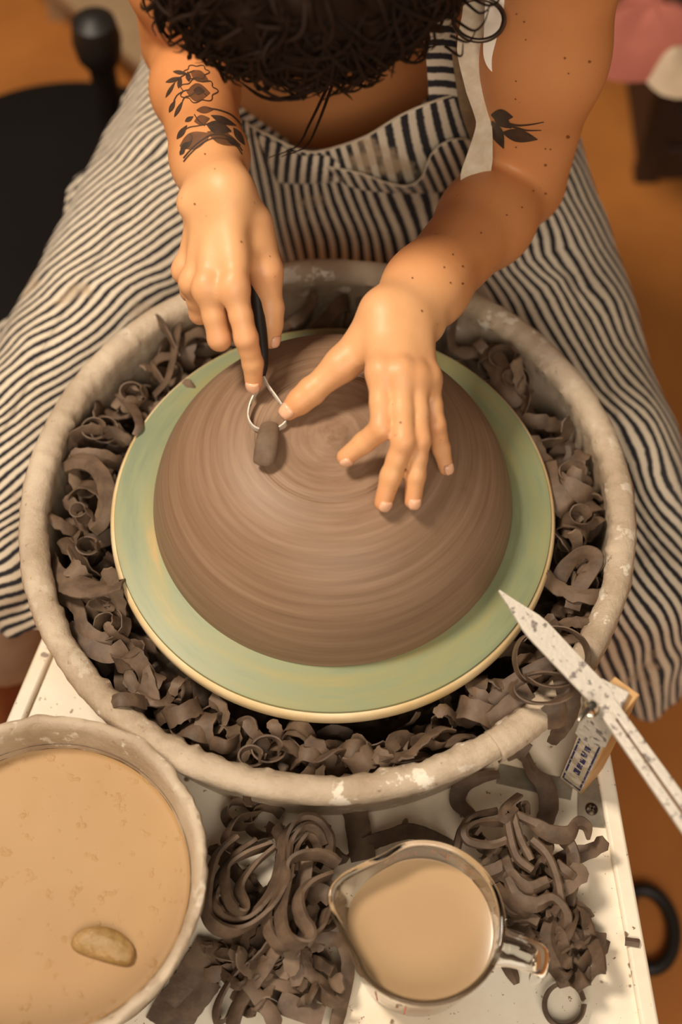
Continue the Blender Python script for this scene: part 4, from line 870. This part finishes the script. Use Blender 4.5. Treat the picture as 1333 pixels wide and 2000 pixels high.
# --- left heap on the deck: nested noodle loops
GL = None
L = 'clay noodle in the heap between bucket and cup: '
shav([(462, 1634, -.074), (419, 1676, -.070), (402, 1747, -.066), (405, 1793, -.064), (437, 1819, -.062), (479, 1814, -.060), (525, 1775, -.056), (553, 1726, -.050), (560, 1690, -.047), (588, 1673, -.046), (631, 1673, -.048), (659, 1690, -.052)], .0125, 'long clay noodle sweeping round the outside of the looped heap beside the bucket', .0046, edge=EN, n=90)
shav([(539, 1616, -.066), (550, 1648, -.062), (539, 1712, -.060), (514, 1761, -.060), (476, 1796, -.062), (440, 1793, -.064), (419, 1768, -.066), (423, 1743, -.068), (445, 1732, -.072)], .0125, 'second clay noodle nested inside the outermost loop by the bucket', .0046, edge=EN, n=80)
shav([(532, 1648, -.064), (476, 1669, -.062), (440, 1697, -.061), (440, 1740, -.060), (458, 1779, -.058), (476, 1782, -.057), (479, 1768, -.058), (469, 1733, -.060), (497, 1690, -.060), (536, 1655, -.060)], .0115, 'hairpin-bent clay noodle in the middle of the heap by the bucket', .0042, edge=EN, n=80)
shav([(500, 1640, -.078), (455, 1672, -.076), (425, 1715, -.075), (412, 1760, -.074), (425, 1800, -.073), (460, 1806, -.073), (500, 1790, -.072)], .010, 'clay noodle lying under the hairpin-bent one by the bucket', .0046, edge=EN, n=60)
shav([(552, 1712, -.062), (555, 1640, -.056), (585, 1602, -.052), (620, 1606, -.052), (640, 1636, -.056), (642, 1672, -.062)], .011, 'tall arch of clay noodle at the top of the heap under the pan', .0048, edge=EN, n=54)
shav([(562, 1706, -.06), (566, 1648, -.055), (592, 1618, -.052), (618, 1622, -.053), (632, 1650, -.058)], .010, 'inner arch of clay noodle directly below the tallest arch', .0046, edge=EN, n=48)
shav([(574, 1700, -.06), (577, 1660, -.057), (600, 1634, -.056), (618, 1645, -.058), (624, 1668, -.062)], .009, 'smallest innermost arch of clay noodle at the heap top', .0044, edge=EN, n=44)
shav([(648, 1706, -.056), (603, 1726, -.052), (581, 1754, -.050), (588, 1793, -.049), (603, 1817, -.049), (599, 1835, -.050), (578, 1840, -.051), (557, 1824, -.052), (550, 1782, -.052), (560, 1726, -.052), (567, 1692, -.054)], .0125, 'drop-shaped clay noodle loop left of the measuring cup', .0046, edge=EN, n=84)
shav([(570, 1706, -.062), (525, 1768, -.062), (521, 1810, -.062), (543, 1846, -.064), (578, 1847, -.066), (624, 1817, -.068), (641, 1775, -.072)], .011, 'wide clay noodle curving under the drop-shaped loop', .004, edge=EN, n=60)
shav([(585, 1655, -.062), (596, 1690, -.06), (590, 1730, -.060), (575, 1770, -.062)], .013, 'straight pale clay strip through the arches of the heap', roll=.5)
shav([(602, 1756, -.07), (625, 1742, -.062), (648, 1756, -.064)], .013, 'short pale clay scrap beside the spout of the cup', roll=.2)
shav([(543, 1846, -.076), (511, 1898, -.082), (469, 1958, -.088), (452, 2004, -.09)], .012, 'long straight clay strip trailing down from the looped heap', roll=.5)
shav([(497, 1850, -.086), (447, 1916, -.094), (423, 1965, -.098), (426, 1996, -.099), (447, 1985, -.098), (475, 1935, -.095), (520, 1880, -.09)], .009, 'hairpin clay strip at the lower left of the looped heap', .003, edge=EN, n=60)
shav([(555, 1860, -.08), (575, 1890, -.084), (582, 1925, -.09)], [.006, .012, .010], 'stubby pointed clay strip below the drop-shaped loop', roll=.3)
shav([(600, 1850, -.085), (640, 1835, -.078), (672, 1845, -.085), (680, 1900, -.095), (668, 1960, -.1), (655, 2010, -.102)], .011, 'clay strip running down beside the glass cup', roll=.4)
shav([(545, 1955, -.094), (585, 1972, -.094), (632, 1985, -.096)], .016, 'ridged flat clay strip at the bottom edge below the heap', .004, roll=.15)
shav([(505, 1590, -.095), (460, 1600, -.085), (440, 1640, -.085), (470, 1660, -.09), (520, 1640, -.09), (535, 1610, -.085)], .012, 'dark clay ring in the shade under the pan front', edge=EN, n=50)
for x, y, r in ((470, 1590, 30), (520, 1605, 34), (610, 1700, 24)):
    shav([(x+r*math.cos(t), y+.8*r*math.sin(t), -.096) for t in np.linspace(.3, 5.8, 10)], .010, 'dark clay curl deep in the looped heap', edge=EN, group='dark curls in the looped heap', n=36)
def scatter(poly, n, z0, z1, label, group, big=1.):
    poly = np.array(poly)
    for k in range(n):
        w_ = rng.dirichlet(np.ones(len(poly))*.8); c = poly.T@w_; q = J(c[0], c[1], rng.uniform(z0, z1)); o_ = link('clay_shaving', PROTO[rng.integers(8, 17)], None, q); rotm(o_, .35); s = rng.uniform(.85, 1.35)*big; o_.scale = (s, s, s*.7); tag(o_, label, 'clay shaving', group)
scatter([(420, 1600), (690, 1600), (690, 1700), (400, 1840), (660, 1850), (330, 1960), (400, 1990), (560, 1990), (650, 1990)], 34, -.102, -.088, 'crumpled dark clay scrap under the looped heap beside the bucket', 'scraps under the looped heap')
shav([(300, 1960, -.106), (345, 1985, -.104), (380, 1950, -.104), (410, 1910, -.104)], .022, 'broad dark clay strip on the deck beside the bucket', roll=.1)
shav([(330, 1990, -.106), (375, 1920, -.104), (420, 1850, -.104)], .03, 'ragged wide clay slab half under the bucket rim', roll=.1)
shav([(690, 1560, -.105), (700, 1620, -.102), (710, 1680, -.104)], .020, 'ragged dark clay slab upright between heap and cup', roll=.2)
shav([(715, 1650, -.104), (770, 1632, -.092), (805, 1625, -.088), (850, 1640, -.094), (885, 1662, -.104)], .014, 'dark clay strip arched behind the rim of the glass cup', roll=.9)
def shavr(pts, width, label, thick=.0026, roll=0., **kw):
    width = np.asarray(width)*.78; roll = np.asarray(roll)+(.45 if np.mean(roll) > .08 else 0); kw.setdefault('curve', .22)
    return shav(pts, width, label, thick, roll, **kw)
# --- right heap on the deck
shavr([(923, 1593, -.106), (896, 1566, -.104), (904, 1536, -.102), (934, 1520, -.102), (975, 1512, -.104)], [.012, .016, .018, .014, .008], 'dark C-shaped clay strip lying flat under the front right rim', roll=.05)
shavr([(1024, 1470, -.098), (1042, 1509, -.094), (1066, 1533, -.094), (1074, 1571, -.097), (1064, 1610, -.102)], [.010, .014, .02, .02, .018], 'dark broad clay strip crossing the metal bracket', roll=.05)
shavr([(985, 1470, -.1), (1010, 1462, -.095), (1030, 1474, -.095)], .022, 'dark clay scrap tucked under the pan near the bracket', roll=.1)
shavr([(988, 1606, -.066), (934, 1606, -.064), (907, 1622, -.062), (915, 1644, -.061), (956, 1652, -.060), (993, 1641, -.058)], .009, 'round open clay noodle loop at the top left of the right heap', .0046, edge=EN, n=56)
shavr([(972, 1582, -.064), (929, 1593, -.064), (904, 1614, -.068), (888, 1668, -.08)], .009, 'clay noodle falling from the knot towards the cup rim', .0044, edge=EN, n=40)
shavr([(1012, 1552, -.064), (990, 1572, -.054), (984, 1592, -.050), (996, 1596, -.05), (1010, 1580, -.054)], .012, 'knotted clay strip crowning the right heap', roll=.4)
shavr([(988, 1590, -.052), (996, 1636, -.054), (1010, 1676, -.056), (1039, 1700, -.060)], .009, 'straight clay noodle hanging from the knot, left one', .0034, roll=.3)
shavr([(1001, 1588, -.053), (1015, 1636, -.056), (1037, 1680, -.06)], .008, 'straight clay noodle hanging from the knot, right one', .0034, roll=.3)
shavr([(1004, 1590, -.056), (1042, 1609, -.056), (1074, 1628, -.058), (1112, 1632, -.062), (1130, 1610, -.062), (1147, 1617, -.066), (1150, 1639, -.074)], [.009, .012, .018, .018, .016, .012, .004], 'long ragged clay strip reaching right to a curled tip', roll=[.7, .4, .1, .1, .3, .5, .8])
shavr([(1030, 1590, -.07), (1028, 1570, -.066), (1016, 1572, -.066), (1018, 1590, -.07)], .008, 'tiny clay ring beside the knot', edge=EN, n=30)
shavr([(1039, 1641, -.064), (1069, 1671, -.062), (1088, 1717, -.064), (1096, 1765, -.07)], .009, 'diagonal clay noodle through the right heap', .0034, roll=.4)
shavr([(1100, 1638, -.072), (1116, 1660, -.070), (1119, 1700, -.074), (1109, 1766, -.088)], .015, 'wide clay strip folding down the right flank of the heap', roll=.3)
shavr([(1085, 1690, -.07), (1105, 1705, -.066), (1118, 1715, -.07)], .013, 'short clay strip lying across the right flank of the heap', roll=.3)
shavr([(980, 1663, -.076), (996, 1708, -.070), (1031, 1736, -.066), (1072, 1722, -.066)], [.012, .015, .015, .011], 'broad striated clay strip across the middle of the right heap', roll=.4)
shavr([(930, 1712, -.085), (965, 1706, -.078), (995, 1690, -.076)], .018, 'thick clay scrap between the cup rim and the right heap', .004, roll=.2)
shavr([(990, 1716, -.07), (1010, 1755, -.066), (1047, 1768, -.064), (1080, 1756, -.064), (1104, 1782, -.068), (1106, 1814, -.076), (1139, 1836, -.084), (1182, 1841, -.09)], [.010, .015, .015, .011, .011, .015, .020, .018], 'big wavy clay strip sweeping down to a torn end at right', roll=[.3, .2, .2, .7, 1.0, .5, .2, .1])
shavr([(980, 1741, -.08), (996, 1779, -.078), (1031, 1782, -.074), (1056, 1770, -.072)], .010, 'clay noodle bowed beside the cup handle', .003, edge=EN, n=40)
shavr([(1000, 1800, -.09), (1030, 1795, -.08), (1052, 1805, -.078)], .016, 'rolled clay scrap above the cup handle', .004, roll=.2)
shavr([(1080, 1795, -.082), (1074, 1838, -.080), (1090, 1879, -.084), (1110, 1922, -.092)], .017, 'thick rolled clay strip pointing down to the clay ring', .009, roll=0, curve=.3)
shavr([(1045, 1790, -.092), (1060, 1830, -.090), (1072, 1860, -.094)], .015, 'clay strip behind the cup handle in the right heap', roll=.3)
shavr([(1100, 1860, -.095), (1131, 1893, -.090), (1158, 1866, -.092)], .016, 'clay scrap bent like a smile at the lower right of the heap', roll=.6)
shavr([(1130, 1850, -.098), (1160, 1850, -.094), (1185, 1858, -.1)], .02, 'torn clay scrap under the big wavy strip', roll=.2)
shavr([(1120, 1790, -.098), (1140, 1815, -.095), (1150, 1840, -.1)], .016, 'dark clay scrap at the right edge of the heap', roll=.3)
shavr([(1103+38*math.cos(t), 1962+42*math.sin(t), -.103) for t in np.linspace(0, 6.1, 14)], .010, 'upright clay ring alone on the deck at bottom right', .0024, edge=(.05, -.1, 1), n=50)
shavr([(985, 1870, -.106), (1003, 1905, -.105), (1010, 1922, -.106)], [.014, .012, .006], 'small clay sliver on the deck below the cup handle', roll=.05)
shavr([(1222, 1838, -.102), (1250, 1842, -.102)], .008, 'tiny clay crumb on the white deck edge', roll=0, n=10)
for k in range(16):
    x, y = [(950, 1640), (985, 1660), (1040, 1660), (1075, 1690), (1020, 1720), (1060, 1745), (1000, 1745), (1090, 1760), (1050, 1790), (1095, 1810), (1125, 1800), (1065, 1830), (1110, 1850), (1140, 1860), (1085, 1880), (1120, 1900)][k]
    t = np.linspace(0, rng.uniform(3, 6), 10); p1, p2 = rng.uniform(0, 6.3, 2); rx, ry = rng.uniform(20, 42), rng.uniform(20, 46)
    shav([(x+rx*math.cos(q+p1), y+ry*math.sin(q*rng.uniform(.95, 1.05)+p2), -.088+.022*math.sin(q*1.7+p1)*.5+.012*(1-(y-1640)/300)) for q in t], rng.uniform(.008, .012), 'bent clay noodle tangled inside the right heap', .0038, edge=EN, group='noodles tangled in the right heap', n=40)
for k in range(12):
    x, y = [(450, 1700), (500, 1720), (590, 1760), (620, 1800), (480, 1850), (560, 1900), (610, 1880), (640, 1920), (500, 1940), (590, 1950), (440, 1880), (650, 1650)][k]
    t = np.linspace(0, rng.uniform(2.5, 5), 10); p1, p2 = rng.uniform(0, 6.3, 2); rx, ry = rng.uniform(22, 45), rng.uniform(22, 50)
    shav([(x+rx*math.cos(q+p1), y+ry*math.sin(q+p2), -.094+.010*math.sin(q*1.7+p1)) for q in t], rng.uniform(.008, .012), 'bent clay noodle low in the looped heap by the bucket', .0038, edge=EN, group='noodles low in the looped heap', n=40)
scatter([(960, 1640), (1100, 1660), (990, 1760), (1110, 1790), (1120, 1900), (1060, 1850)], 22, -.102, -.086, 'crumpled clay scrap inside the right heap', 'scraps inside the right heap')

# ------------------------------------------------------------------ lift everything so that the floor lies at z = 0
for o in SC.objects:
    if o.parent is None and o.type in {'MESH', 'EMPTY'}: o.location.z += ZB
